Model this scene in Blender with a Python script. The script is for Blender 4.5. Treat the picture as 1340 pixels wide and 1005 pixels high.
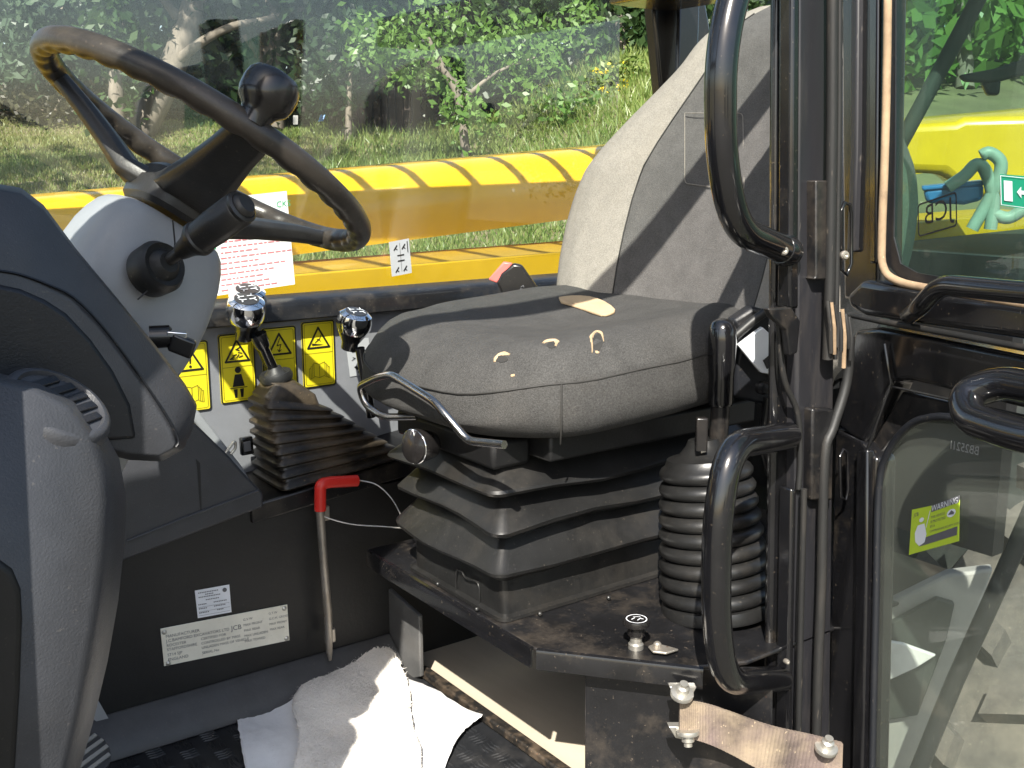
import bpy, bmesh, math, random
import numpy as np
from mathutils import Vector, Matrix
random.seed(7); rng = np.random.default_rng(7)
for o in list(bpy.data.objects): bpy.data.objects.remove(o)
scene = bpy.context.scene
COL = scene.collection
R = math.radians
# ------------------------------------------------------------------ camera
F = 1400.0; PIT = R(11.5); YAW = R(36); CAM = np.array([0, 0, 1.75])
FW = np.array([math.sin(YAW)*math.cos(PIT), math.cos(YAW)*math.cos(PIT), -math.sin(PIT)])
RT = np.array([math.cos(YAW), -math.sin(YAW), 0.0]); UP = np.cross(RT, FW)
cam_d = bpy.data.cameras.new('camera'); cam = bpy.data.objects.new('camera', cam_d); COL.objects.link(cam)
cam_d.sensor_width = 36; cam_d.lens = F/1340*36; cam_d.clip_start = .02; cam_d.clip_end = 600
cam.matrix_world = Matrix(((RT[0], UP[0], -FW[0], CAM[0]), (RT[1], UP[1], -FW[1], CAM[1]), (RT[2], UP[2], -FW[2], CAM[2]), (0, 0, 0, 1)))
scene.camera = cam
# ------------------------------------------------------------------ sky, sun, exposure
TO_SUN = Vector((-.70, -.71, 1.0)).normalized()
ELEV = math.asin(TO_SUN.z)
world = bpy.data.worlds.new('World'); scene.world = world; world.use_nodes = True
wn = world.node_tree.nodes; wl = world.node_tree.links
sky = wn.new('ShaderNodeTexSky'); sky.sky_type = 'NISHITA'; sky.sun_disc = False
sky.sun_elevation = ELEV; sky.sun_rotation = R(225); sky.air_density = 1.2; sky.dust_density = 2.0
wl.new(sky.outputs[0], wn['Background'].inputs[0]); wn['Background'].inputs[1].default_value = .095
sd = bpy.data.lights.new('sun', 'SUN'); sd.energy = 5.0; sd.angle = R(.5); sd.color = (1, .95, .86)
sun = bpy.data.objects.new('sun', sd); COL.objects.link(sun); sun.location = (-6, -6, 12)
sun.rotation_euler = TO_SUN.to_track_quat('Z', 'Y').to_euler()
vs = scene.view_settings; vs.view_transform = 'Standard'; vs.look = 'None'; vs.exposure = 1.25; vs.gamma = 1
scene.render.engine = 'CYCLES'
scene.cycles.max_bounces = 6; scene.cycles.transparent_max_bounces = 14
# ------------------------------------------------------------------ placing helpers (photo point + a known plane -> place)
def ray(u, v): return FW + RT*(u-670)/F - UP*(v-502.5)/F
def D(u, v, d): return CAM + ray(u, v)*d
def X(u, v, x): r = ray(u, v); return CAM + r*((x-CAM[0])/r[0])
def Y(u, v, y): r = ray(u, v); return CAM + r*((y-CAM[1])/r[1])
def Z(u, v, z): r = ray(u, v); return CAM + r*((z-CAM[2])/r[2])
def V(u, v, p, q):
    p = np.array(p[:2]); q = np.array(q[:2]); n = np.array([q[1]-p[1], -(q[0]-p[0])]); r = ray(u, v)
    return CAM + r*(((p-CAM[:2])@n)/(r[:2]@n))
# ------------------------------------------------------------------ materials
MATS = {}
def mat(name, col, rough=.5, metal=0., var=.15, scale=20., dust=0., dcol=(.30, .24, .17), dscale=9., bump=.0, bscale=200., spec=.5, coat=0., rust=0., emit=None, stretch=None, grain=0.):
    m = bpy.data.materials.new(name); m.use_nodes = True; n = m.node_tree.nodes; l = m.node_tree.links
    b = n['Principled BSDF']; tc = n.new('ShaderNodeTexCoord'); src = tc.outputs['Object']
    if stretch:
        mp = n.new('ShaderNodeMapping'); mp.inputs['Scale'].default_value = stretch; l.new(src, mp.inputs[0]); src = mp.outputs[0]
    def noise(sc, det=6, ro=.6):
        t = n.new('ShaderNodeTexNoise'); t.inputs['Scale'].default_value = sc; t.inputs['Detail'].default_value = det
        t.inputs['Roughness'].default_value = ro; l.new(src, t.inputs['Vector']); return t.outputs['Fac']
    def ramp(fac, a, c):
        r = n.new('ShaderNodeMapRange'); r.inputs[1].default_value = a; r.inputs[2].default_value = c; l.new(fac, r.inputs[0]); return r.outputs[0]
    def mix(fac, a, c):
        x = n.new('ShaderNodeMix'); x.data_type = 'RGBA'
        if isinstance(fac, float): x.inputs[0].default_value = fac
        else: l.new(fac, x.inputs[0])
        for i, q in ((6, a), (7, c)):
            if isinstance(q, tuple): x.inputs[i].default_value = (*q, 1)
            else: l.new(q, x.inputs[i])
        return x.outputs[2]
    lo = tuple(c*(1-var) for c in col); hi = tuple(min(1, c*(1+var)) for c in col)
    c = mix(ramp(noise(scale), .3, .7), lo, hi)
    if grain: c = mix(ramp(noise(520, 2, .7), .3, .7), mix(grain, c, (0., 0., 0.)), mix(grain*.35, c, (1., 1., 1.)) if max(col) > .2 else mix(grain*.06, c, (1., 1., 1.)))
    rsock = None
    if dust:
        th = .62-.4*dust
        f = ramp(noise(dscale, 9, .68), th, th+.35)
        mm = n.new('ShaderNodeMath'); mm.operation = 'MULTIPLY'; mm.inputs[1].default_value = min(1, dust*1.3); l.new(f, mm.inputs[0])
        c = mix(mm.outputs[0], c, dcol)
        rr = n.new('ShaderNodeMapRange'); rr.inputs[3].default_value = rough; rr.inputs[4].default_value = min(1, rough+.35); l.new(mm.outputs[0], rr.inputs[0]); rsock = rr.outputs[0]
        # specks
        f2 = ramp(noise(230, 3, .6), .66, .71)
        m2 = n.new('ShaderNodeMath'); m2.operation = 'MULTIPLY'; m2.inputs[1].default_value = min(.7, dust); l.new(f2, m2.inputs[0])
        c = mix(m2.outputs[0], c, tuple(min(1, q*1.4) for q in dcol))
    if rust:
        f3 = ramp(noise(38, 8, .7), .72-.25*rust, .76-.25*rust); c = mix(f3, c, (.16, .075, .04))
    l.new(c, b.inputs['Base Color'])
    if rsock: l.new(rsock, b.inputs['Roughness'])
    else:
        rr = n.new('ShaderNodeMapRange'); rr.inputs[3].default_value = max(.02, rough*.8); rr.inputs[4].default_value = min(1, rough*1.2)
        l.new(noise(scale*1.7), rr.inputs[0]); l.new(rr.outputs[0], b.inputs['Roughness'])
    b.inputs['Metallic'].default_value = metal; b.inputs['Specular IOR Level'].default_value = spec; b.inputs['Coat Weight'].default_value = coat
    b.inputs['Coat Roughness'].default_value = .12
    if bump:
        bp = n.new('ShaderNodeBump'); bp.inputs['Strength'].default_value = bump; bp.inputs['Distance'].default_value = .002
        l.new(noise(bscale, 3), bp.inputs['Height']); l.new(bp.outputs[0], b.inputs['Normal'])
    if emit: b.inputs['Emission Color'].default_value = (*emit[0], 1); b.inputs['Emission Strength'].default_value = emit[1]
    MATS[name] = m; return m
def glass(name, tint, haze, hcol, refl=1.0, ior=1.5):
    m = bpy.data.materials.new(name); m.use_nodes = True; n = m.node_tree.nodes; l = m.node_tree.links; n.clear()
    out = n.new('ShaderNodeOutputMaterial'); tr = n.new('ShaderNodeBsdfTransparent'); tr.inputs[0].default_value = (*tint, 1)
    gl = n.new('ShaderNodeBsdfGlossy'); gl.inputs['Roughness'].default_value = .01
    df = n.new('ShaderNodeBsdfDiffuse'); df.inputs[0].default_value = (*hcol, 1)
    fr = n.new('ShaderNodeLayerWeight'); fr.inputs[0].default_value = .5
    pw = n.new('ShaderNodeMath'); pw.operation = 'POWER'; pw.inputs[1].default_value = 5; l.new(fr.outputs['Facing'], pw.inputs[0])
    mu = n.new('ShaderNodeMath'); mu.operation = 'MULTIPLY_ADD'; mu.inputs[1].default_value = .9*refl; mu.inputs[2].default_value = .04*refl; l.new(pw.outputs[0], mu.inputs[0])
    tc = n.new('ShaderNodeTexCoord'); ns = n.new('ShaderNodeTexNoise'); ns.inputs['Scale'].default_value = 6; ns.inputs['Detail'].default_value = 8; l.new(tc.outputs['Object'], ns.inputs['Vector'])
    mr = n.new('ShaderNodeMapRange'); mr.inputs[1].default_value = .3; mr.inputs[2].default_value = .75; mr.inputs[3].default_value = haze*.5; mr.inputs[4].default_value = haze*1.4; l.new(ns.outputs['Fac'], mr.inputs[0])
    m1 = n.new('ShaderNodeMixShader'); l.new(mr.outputs[0], m1.inputs[0]); l.new(tr.outputs[0], m1.inputs[1]); l.new(df.outputs[0], m1.inputs[2])
    m2 = n.new('ShaderNodeMixShader'); l.new(mu.outputs[0], m2.inputs[0]); l.new(m1.outputs[0], m2.inputs[1]); l.new(gl.outputs[0], m2.inputs[2])
    l.new(m2.outputs[0], out.inputs[0]); MATS[name] = m; return m
def leafmat(name, col, col2, trans=.35):
    m = bpy.data.materials.new(name); m.use_nodes = True; n = m.node_tree.nodes; l = m.node_tree.links; n.clear()
    out = n.new('ShaderNodeOutputMaterial'); geo = n.new('ShaderNodeNewGeometry')
    mx = n.new('ShaderNodeMix'); mx.data_type = 'RGBA'; l.new(geo.outputs['Random Per Island'], mx.inputs[0]); mx.inputs[6].default_value = (*col, 1); mx.inputs[7].default_value = (*col2, 1)
    p = n.new('ShaderNodeBsdfPrincipled'); p.inputs['Roughness'].default_value = .42; l.new(mx.outputs[2], p.inputs['Base Color'])
    t = n.new('ShaderNodeBsdfTranslucent'); l.new(mx.outputs[2], t.inputs[0])
    ms = n.new('ShaderNodeMixShader'); ms.inputs[0].default_value = trans; l.new(p.outputs[0], ms.inputs[1]); l.new(t.outputs[0], ms.inputs[2]); l.new(ms.outputs[0], out.inputs[0])
    MATS[name] = m; return m
mat('black_paint', (.007, .007, .008), .22, var=.3, dust=.14, dscale=14, coat=.5, bump=.05, bscale=90)
mat('black_gloss', (.006, .006, .007), .16, var=.2, dust=.06, dscale=20, coat=.7, bump=.03, bscale=60)
mat('black_worn', (.009, .009, .010), .3, var=.3, dust=.36, dscale=16, dcol=(.13, .105, .08), bump=.1, bscale=120, rust=.10)
mat('wall_black', (.006, .006, .0065), .5, var=.3, dust=.14, dcol=(.10, .085, .07), bump=.15, bscale=160)
mat('rubber', (.014, .014, .014), .5, var=.3, dust=.25, dcol=(.22, .18, .135), dscale=7, bump=.12, bscale=160)
mat('rubber_boot', (.012, .012, .012), .36, var=.3, dust=.3, dcol=(.085, .074, .06), dscale=6, bump=.1, bscale=120)
mat('gear_boot', (.016, .014, .012), .36, var=.4, dust=.5, dcol=(.17, .12, .07), dscale=10, bump=.08, bscale=120)
mat('seal_rubber', (.013, .013, .013), .55, var=.3, dust=.28, dcol=(.13, .105, .08), dscale=16, bump=.2, bscale=120, stretch=(1, 1, .15))
mat('seal_tan', (.26, .18, .11), .85, var=.4, dust=.5, dcol=(.42, .31, .20), dscale=25, bump=.3, bscale=90)
mat('pillar_satin', (.017, .017, .020), .42, var=.2, dust=.25, dcol=(.2, .17, .14), bump=.1, bscale=90, stretch=(1, 1, .2))
mat('blue_plastic', (.042, .044, .050), .42, var=.15, dust=.25, dcol=(.11, .10, .09), dscale=6, bump=.25, bscale=520)
mat('dark_plastic', (.008, .009, .012), .45, var=.1, dust=.1, bump=.2, bscale=520)
mat('column_grey', (.28, .29, .305), .42, var=.06, dust=.12, dcol=(.34, .31, .26), bump=.12, bscale=520)
mat('console_grey', (.20, .205, .225), .5, var=.08, dust=.2, dcol=(.22, .19, .15), bump=.12, bscale=420)
mat('wheel_rubber', (.034, .029, .024), .34, var=.35, scale=14, dust=.32, dcol=(.15, .115, .085), dscale=7, bump=.15, bscale=260)
mat('wheel_hub', (.022, .021, .020), .4, var=.25, dust=.25, dcol=(.14, .115, .09), bump=.12, bscale=300)
mat('knob_black', (.012, .011, .011), .25, var=.3, dust=.14, dcol=(.09, .07, .05), coat=.3)
mat('chrome', (.85, .86, .88), .07, metal=1, var=.04, dust=.05)
mat('chrome_worn', (.5, .48, .46), .22, metal=1, var=.2, dust=.25, dcol=(.16, .11, .08), dscale=16, rust=.32)
mat('steel', (.55, .53, .48), .36, metal=.8, var=.2, dust=.3, dcol=(.36, .29, .19), dscale=22)
mat('steel_rod', (.36, .33, .29), .4, metal=.7, var=.3, dust=.35, dcol=(.25, .18, .11), dscale=26, rust=.3)
mat('red_plastic', (.62, .03, .022), .35, var=.1, dust=.08)
mat('red_pale', (.75, .16, .14), .4, var=.1)
mat('cushion_fabric', (.050, .049, .047), .8, var=.18, scale=30, dust=.28, dcol=(.10, .09, .078), dscale=5, bump=.6, bscale=700, spec=.25, grain=.35)
mat('back_fabric', (.10, .096, .093), .85, var=.14, scale=40, dust=.2, dcol=(.15, .13, .11), dscale=5, bump=.6, bscale=700, spec=.2, grain=.3)
mat('bolster_fabric', (.255, .232, .20), .88, var=.10, scale=60, dust=.25, dcol=(.28, .24, .18), dscale=4, bump=.6, bscale=700, spec=.2, grain=.2)
mat('foam', (.42, .31, .19), .9, var=.15, bump=.6, bscale=300)
mat('piping', (.025, .024, .022), .7)
mat('yellow_paint', (.78, .46, .004), .26, var=.05, dust=.07, dcol=(.5, .33, .06), dscale=4, coat=.4)
mat('yellow_dirty', (.62, .37, .02), .5, var=.1, dust=.5, dcol=(.40, .28, .13), dscale=3)
mat('decal_yellow', (.72, .60, .02), .35, var=.05, dust=.12, dcol=(.5, .45, .2))
mat('decal_black', (.012, .012, .012), .4, var=.1)
mat('decal_grey', (.42, .43, .45), .4, var=.06, dust=.1)
mat('print_white', (.78, .80, .84), .5, var=.03)
mat('paper_white', (.82, .82, .80), .7, var=.02)
mat('print_red', (.65, .18, .2), .6, var=.05); mat('print_green', (.05, .36, .16), .6, var=.05)
mat('print_grey', (.13, .13, .14), .6, var=.1)
mat('plate_metal', (.80, .77, .66), .4, metal=.0, var=.08, dust=.22, dcol=(.30, .2, .1), dscale=14, rust=.12)
mat('floor_paint', (.013, .014, .016), .4, var=.3, dust=.3, dcol=(.10, .09, .08), dscale=10, bump=.1, bscale=150)
mat('kick_rubber_lit', (.085, .085, .084), .5, var=.2, dust=.3, dcol=(.18, .16, .135), dscale=7, bump=.15, bscale=200)  # paler copy of the kick rubber, sunlight put into its colour
mat('lip_worn', (.014, .013, .012), .4, var=.4, dust=.45, dcol=(.28, .2, .13), dscale=24, rust=.2)
mat('floor_lower', (.46, .40, .31), .6, var=.16, scale=7, dust=.25, dcol=(.34, .28, .2), stretch=(1, .25, 1))
mat('kick_rubber', (.055, .055, .057), .5, var=.2, dust=.3, dcol=(.12, .105, .09), dscale=7, bump=.15, bscale=200)
mat('rag_lit', (.80, .76, .70), .95, var=.12, scale=14, dust=.22, dcol=(.55, .43, .30), dscale=11, bump=1., bscale=120, spec=.1)  # creamier copy of the floor cloth, sunlight put into its colour
mat('cloth_white', (.74, .74, .74), .9, var=.08, scale=9, dust=.3, dcol=(.30, .25, .22), dscale=8, bump=.35, bscale=110, spec=.1)
mat('strap_web', (.12, .09, .08), .85, var=.5, scale=22, dust=.6, dcol=(.34, .27, .18), dscale=16, bump=.3, bscale=300)
mat('bright_steel', (.86, .89, .93), .3, metal=.35, var=.05)
mat('tyre', (.07, .066, .06), .85, var=.3, dust=.5, dcol=(.20, .175, .135), dscale=5, bump=.3, bscale=60)
mat('step_grey', (.28, .28, .27), .7, var=.12, dust=.4, dcol=(.36, .32, .26))
mat('chassis_dark', (.030, .036, .033), .7, var=.3, dust=.35, dcol=(.10, .095, .075))
mat('hose_green', (.26, .36, .31), .45, var=.2, dust=.35)
mat('blue_box', (.02, .16, .42), .4, var=.15, dust=.15)
mat('sign_green', (.01, .30, .17), .35, var=.05)
mat('sticker_lime', (.50, .66, .05), .45, var=.05)
mat('dial_dark', (.02, .02, .022), .3)
mat('bark', (.17, .145, .115), .9, var=.4, scale=12, bump=.8, bscale=30, stretch=(1, 1, .3))
mat('twig', (.13, .10, .075), .9, var=.3)
mat('shed_wood', (.022, .014, .011), .85, var=.45, scale=8, dust=.3, stretch=(1, 1, .12))
mat('wall_stone', (.06, .052, .042), .9, var=.4, scale=6, dust=.3)
mat('soil', (.15, .13, .07), .95, var=.35, scale=1.5, dust=.35, dcol=(.17, .20, .07), dscale=.8)
mat('gravel', (.075, .07, .055), .9, var=.3, scale=5)
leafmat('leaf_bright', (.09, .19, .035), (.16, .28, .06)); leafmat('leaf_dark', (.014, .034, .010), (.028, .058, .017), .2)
leafmat('leaf_brown', (.035, .03, .018), (.06, .06, .028), .2); leafmat('leaf_mid', (.03, .07, .02), (.06, .11, .03)); leafmat('leaf_haze_tint', (.05, .09, .05), (.10, .15, .085)); leafmat('grass_green', (.11, .19, .035), (.23, .28, .08), .3)  # the pale third green has reflected window haze put into the leaf colour
leafmat('grass_dry', (.26, .24, .10), (.20, .25, .07), .3); leafmat('petal', (.75, .55, .01), (.8, .65, .03), .2)
glass('window_glass', (.965, .98, .975), .013, (.5, .58, .62), 1.9)
glass('door_glass', (.57, .73, .66), .04, (.30, .36, .34), .8)
glass('lower_glass', (.90, .93, .90), .12, (.30, .32, .28), .5)
glass('roof_glass', (.94, .96, .95), .02, (.5, .5, .5), .8)
# ------------------------------------------------------------------ building helpers
def A(p): return np.array(p, dtype=float)
def unit(v): v = A(v); return v/np.linalg.norm(v)
def ob(name, verts, faces, m, parent=None, smooth=True, bevel=0., seg=2, sub=0, ang=38):
    me = bpy.data.meshes.new(name); me.from_pydata([tuple(map(float, v)) for v in verts], [], [tuple(f) for f in faces]); me.update()
    bm = bmesh.new(); bm.from_mesh(me); bmesh.ops.recalc_face_normals(bm, faces=bm.faces); bm.to_mesh(me); bm.free()
    if smooth:
        me.polygons.foreach_set('use_smooth', [True]*len(me.polygons))
        if not sub: me.set_sharp_from_angle(angle=R(ang))
    o = bpy.data.objects.new(name, me); COL.objects.link(o); me.materials.append(MATS[m] if isinstance(m, str) else m)
    if bevel:
        b = o.modifiers.new('bevel', 'BEVEL'); b.width = bevel; b.segments = seg; b.limit_method = 'ANGLE'; b.angle_limit = R(30); b.harden_normals = False
        me.polygons.foreach_set('use_smooth', [True]*len(me.polygons)); me.set_sharp_from_angle(angle=R(80))
    if sub:
        s = o.modifiers.new('sub', 'SUBSURF'); s.levels = sub; s.render_levels = sub
    if parent is not None:
        o.parent = parent; o.matrix_parent_inverse = Matrix.Translation(-A(WPOS.get(parent.name, (0, 0, 0)))) if parent.name in WPOS else Matrix()
    return o
WPOS = {}
def thing(name, label, cat, loc, group=None, kind=None):
    o = bpy.data.objects.new(name, None); COL.objects.link(o); o.location = tuple(map(float, loc)); o.empty_display_size = .05
    WPOS[o.name] = A(loc); return tag(o, label, cat, group, kind)
def tag(o, label=None, cat=None, group=None, kind=None):
    if label: o['label'] = label
    if cat: o['category'] = cat
    if group: o['group'] = group
    if kind: o['kind'] = kind
    return o
def prism(name, pts, vec, m, parent=None, bevel=0., seg=2, smooth=False):
    pts = [A(p) for p in pts]; vec = A(vec); n = len(pts); vs_ = pts+[p+vec for p in pts]
    fs = [list(range(n)), list(range(2*n-1, n-1, -1))]+[[i, (i+1) % n, n+(i+1) % n, n+i] for i in range(n)]
    return ob(name, vs_, fs, m, parent, smooth=smooth, bevel=bevel, seg=seg)
def box(name, lo, hi, m, parent=None, bevel=0., seg=2):
    x0, y0, z0 = lo; x1, y1, z1 = hi
    return prism(name, [(x0, y0, z0), (x1, y0, z0), (x1, y1, z0), (x0, y1, z0)], (0, 0, z1-z0), m, parent, bevel, seg)
def catmull(P, k=6, closed=False):
    P = [A(p) for p in P]; n = len(P); out = []
    for i in range(n if closed else n-1):
        p1, p2 = P[i], P[(i+1) % n]; p0 = P[i-1] if (i > 0 or closed) else 2*p1-p2; p3 = P[(i+2) % n] if (i+2 < n or closed) else 2*p2-p1
        for j in range(k):
            t = j/k; out.append(.5*((2*p1)+(-p0+p2)*t+(2*p0-5*p1+4*p2-p3)*t*t+(-p0+3*p1-3*p2+p3)*t**3))
    if not closed: out.append(P[-1])
    return out
def round_poly(P, rad, k=6):
    P = [A(p) for p in P]; out = [P[0]]
    for i in range(1, len(P)-1):
        a, b, c = P[i-1], P[i], P[i+1]; r = min(rad, .48*np.linalg.norm(a-b), .48*np.linalg.norm(c-b)); s = b+unit(a-b)*r; e = b+unit(c-b)*r
        for j in range(k+1):
            t = j/k; out.append((1-t)**2*s+2*t*(1-t)*b+t*t*e)
    out.append(P[-1]); return out
def sweep(path, prof, closed=False, scale=None):
    """prof: list of (a,b) in the local normal/binormal frame"""
    P = [A(p) for p in path]; n = len(P); rings = []; prev = None
    for i in range(n):
        t = unit((P[(i+1) % n]-P[i-1]) if closed else (P[min(i+1, n-1)]-P[max(i-1, 0)]))
        if prev is None:
            h = A((0, 0, 1)) if abs(t[2]) < .9 else A((1, 0, 0)); nn = unit(np.cross(t, h))
        else: nn = unit(prev-t*(prev@t))
        prev = nn; bb = np.cross(t, nn); s = scale[i] if scale is not None else 1.
        rings.append([P[i]+(nn*a+bb*b)*s for a, b in prof])
    return rings
def loft(name, rings, m, parent=None, caps=True, closed=False, sub=0, bevel=0., ang=38, smooth=True):
    k = len(rings[0]); n = len(rings); vs_ = [p for r in rings for p in r]; fs = []
    for i in range(n if closed else n-1):
        for j in range(k): a = i*k; b = ((i+1) % n)*k; fs.append((a+j, a+(j+1) % k, b+(j+1) % k, b+j))
    if caps and not closed: fs += [tuple(range(k)), tuple(range((n-1)*k, n*k))]
    return ob(name, vs_, fs, m, parent, smooth=smooth, sub=sub, bevel=bevel, ang=ang)
def circ(r, n): return [(r*math.cos(2*math.pi*i/n), r*math.sin(2*math.pi*i/n)) for i in range(n)]
def tube(name, path, r, m, parent=None, n=14, closed=False, scale=None):
    return loft(name, sweep(path, circ(r, n), closed, scale), m, parent, closed=closed, ang=60)
def lathe(name, prof, org, axis, m, parent=None, n=32, ang=35):
    org = A(org); a = unit(axis); h = A((0, 0, 1)) if abs(a[2]) < .9 else A((1, 0, 0)); e1 = unit(np.cross(a, h)); e2 = np.cross(a, e1)
    rings = [[org+a*z+(e1*math.cos(t)+e2*math.sin(t))*max(r, 1e-5) for t in np.linspace(0, 2*math.pi, n, endpoint=False)] for r, z in prof]
    return loft(name, rings, m, parent, ang=ang)
def text(name, s, org, ex, ey, size, m, parent=None, mirror=False):
    c = bpy.data.curves.new('t', 'FONT'); c.body = s; c.size = size; c.extrude = 0; c.resolution_u = 3
    t = bpy.data.objects.new('t', c); COL.objects.link(t); bpy.context.view_layer.update()
    me = bpy.data.meshes.new_from_object(t.evaluated_get(bpy.context.evaluated_depsgraph_get())); bpy.data.objects.remove(t); bpy.data.curves.remove(c)
    ex = A(ex); ey = A(ey); org = A(org)
    co = [org+ex*v.co.x+ey*v.co.y for v in me.vertices]; fs = [tuple(p.vertices) for p in me.polygons]; bpy.data.meshes.remove(me)
    return ob(name, co, fs, m, parent, smooth=False)
class Print:
    """flat artwork collected on a plane, built as one thin layer"""
    def __init__(s, org, ex, ey, nrm): s.o = A(org); s.ex = A(ex); s.ey = A(ey); s.n = unit(nrm); s.v = []; s.f = []
    def P(s, a, b, k=0.): return s.o+s.ex*a+s.ey*b+s.n*k
    def poly(s, pts): i = len(s.v); s.v += [s.P(*p, .0008) for p in pts]; s.f.append(tuple(range(i, i+len(pts))))
    def rect(s, a, b, c, d): s.poly([(a, b), (c, b), (c, d), (a, d)])
    def line(s, pts, w, closed=False):
        pts = [np.array(p, float) for p in pts]; n = len(pts)
        for i in range(n if closed else n-1):
            p, q = pts[i], pts[(i+1) % n]; d = (q-p)/np.linalg.norm(q-p); m_ = np.array([-d[1], d[0]])*w/2; e = d*w*.4
            s.poly([p-e+m_, q+e+m_, q+e-m_, p-e-m_])
    def disc(s, a, b, r, n=14): s.poly([(a+r*math.cos(2*math.pi*i/n), b+r*math.sin(2*math.pi*i/n)) for i in range(n)])
    def ring(s, a, b, r, w, n=20): s.line([(a+r*math.cos(2*math.pi*i/n), b+r*math.sin(2*math.pi*i/n)) for i in range(n)], w, True)
    def build(s, name, m, parent):
        for i in range(len(s.v)): s.v[i] = s.v[i]+s.n*(1e-5*(i % 7))
        return ob(name, s.v, s.f, m, parent, smooth=False)
def rrect(a0, b0, a1, b1, r, k=4):
    out = []
    for cx, cy, t0 in ((a1-r, b1-r, 0), (a0+r, b1-r, 90), (a0+r, b0+r, 180), (a1-r, b0+r, 270)):
        for j in range(k+1): t = R(t0+90*j/k); out.append((cx+r*math.cos(t), cy+r*math.sin(t)))
    return out
# ================================================================== ground
def bank(x, y):
    s = .50*x+.85*y; lat = .81*x-.59*y
    t = np.clip((s-3.6)/2.2, 0, 1); a = 1.30*t*t*(3-2*t)
    return a+np.clip(s-5.8, 0, 7)*.145+np.clip(s-5.5, 0, 4)*np.clip(lat+.4, 0, 1.4)*.15+.04*np.sin(x*2.1+y)+.03*np.sin(y*3.3-x)
gx = np.concatenate([np.linspace(-400, -12, 10), np.linspace(-10, 20, 76), np.linspace(24, 400, 10)]); gy = np.concatenate([np.linspace(-400, -6, 8), np.linspace(-4, 22, 66), np.linspace(26, 400, 8)])
gv = [(x, y, float(bank(min(max(x, -10), 20), y)) if y > 2 else 0.) for y in gy for x in gx]; nx = len(gx)
gf = [(j*nx+i, j*nx+i+1, (j+1)*nx+i+1, (j+1)*nx+i) for j in range(len(gy)-1) for i in range(nx-1)]
tag(ob('ground', gv, gf, 'soil'), kind='structure')
tag(prism('yard', [(-40, -40, .004), (40, -40, .004), (40, 2.9, .004), (-40, 2.9, .004)], (0, 0, .012), 'gravel'), kind='structure')
# ================================================================== cab shell
cab = thing('telehandler_cab', 'black framed telehandler cab with grey console and open left doorway', 'vehicle cab', (.6, 1.2, .85))
ZD = 1.167; ZF = .92; YW = 1.50; YC = 1.62
box('floor_plate', (-.35, .80, ZF-.03), (.845, 1.5, ZF), 'floor_paint', cab, .002)
# raised bars of the chequer plate
tv = []; tf = []
def tread(cx, cy, a):
    ca, sa = math.cos(a), math.sin(a); i = len(tv); L, W, h = .013, .0028, .0016
    for l_, w_, z in ((-L, 0, 0), (0, -W, 0), (L, 0, 0), (0, W, 0), (-L*.7, 0, h), (0, -W*.5, h), (L*.7, 0, h), (0, W*.5, h)):
        tv.append((cx+l_*ca-w_*sa, cy+l_*sa+w_*ca, ZF+z))
    tf.extend([(i+4, i+5, i+6, i+7)]+[(i+k, i+(k+1) % 4, i+4+(k+1) % 4, i+4+k) for k in range(4)])
for i in range(20):
    for j in range(22):
        x0 = .05+i*.04; y0 = .9+j*.03
        if x0 > .835: continue
        for k in range(4):
            if (i+j) % 2: tread(x0, y0-.010+k*.0066, 0.)
            else: tread(x0-.010+k*.0066, y0, math.pi/2)
tag(ob('tread_bars', tv, tf, 'floor_paint', cab, smooth=False), kind='stuff')
prism('floor_lip', [(.840, .85, ZF+.001), (.858, .85, ZF+.001), (.858, 1.425, ZF+.001), (.840, 1.425, ZF+.001)], (0, 0, .014), 'lip_worn', cab, .003)
box('lower_floor', (.858, .82, ZF-.03), (1.30, 1.52, ZF-.004), 'floor_lower', cab)
box('step_back_wall', (1.30, .82, ZF-.05), (1.32, 1.52, ZD-.02), 'wall_black', cab)
# right-hand wall under the console
box('side_wall', (-.35, YW, ZF-.05), (1.45, YW+.02, 1.235), 'wall_black', cab)
cov = [(0, 0), (-.05, 0), (-.047, .012), (-.030, .030), (-.014, .042), (-.004, .050), (0, .050)]
prism('floor_coving', [(-.35, YW+a, ZF+.001+b) for a, b in cov], (1.181, 0, 0), 'kick_rubber', cab, .002)
# upright rubber kick panel below the deck edge
kp = [(492, 756), (548, 806), (550, 886), (530, 890), (500, 893), (478, 866), (489, 846), (494, 826), (493, 790)]
prism('kick_panel', [X(u, v, .832) for u, v in kp], (.008, 0, 0), 'kick_rubber_lit', cab, .0025, 3)
# deck that carries the seat
dk = [Z(487, 722, ZD), Z(700, 848, ZD), Z(905, 872, ZD), (.93, .80, ZD), (1.40, .80, ZD), (1.40, 1.41, ZD), (.747, 1.41, ZD)]
prism('deck_plate', [(p[0], p[1], ZD) for p in dk], (0, 0, -.006), 'black_worn', cab, .002)
pC = Z(700, 848, ZD); pR = Z(905, 872, ZD); pL = Z(487, 722, ZD)
def lip(name, a, b, h, t, m='black_paint'):
    a = A(a); b = A(b); d = unit(b-a); nn = A((-d[1], d[0], 0)); 
    prof = [(0, .0005), (-.004, -.001), (-.0055, -.005), (-.0055, -h), (-.002, -h), (-.002, -.0065)]
    rings = [[p-nn*q[0]*-1*0+A((nn[0], nn[1], 0))*(-q[0])*t+A((0, 0, q[1])) for q in prof] for p in (a, b)]
    return loft(name, rings, m, cab)
lip('deck_edge', (pL[0], pL[1]+.01, ZD), (pC[0], pC[1]+.003, ZD), .026, -1)
lip('deck_edge', (pC[0]+.002, pC[1]-.002, ZD), (pR[0]+.01, pR[1]-.01, ZD), .026, -1)
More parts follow.
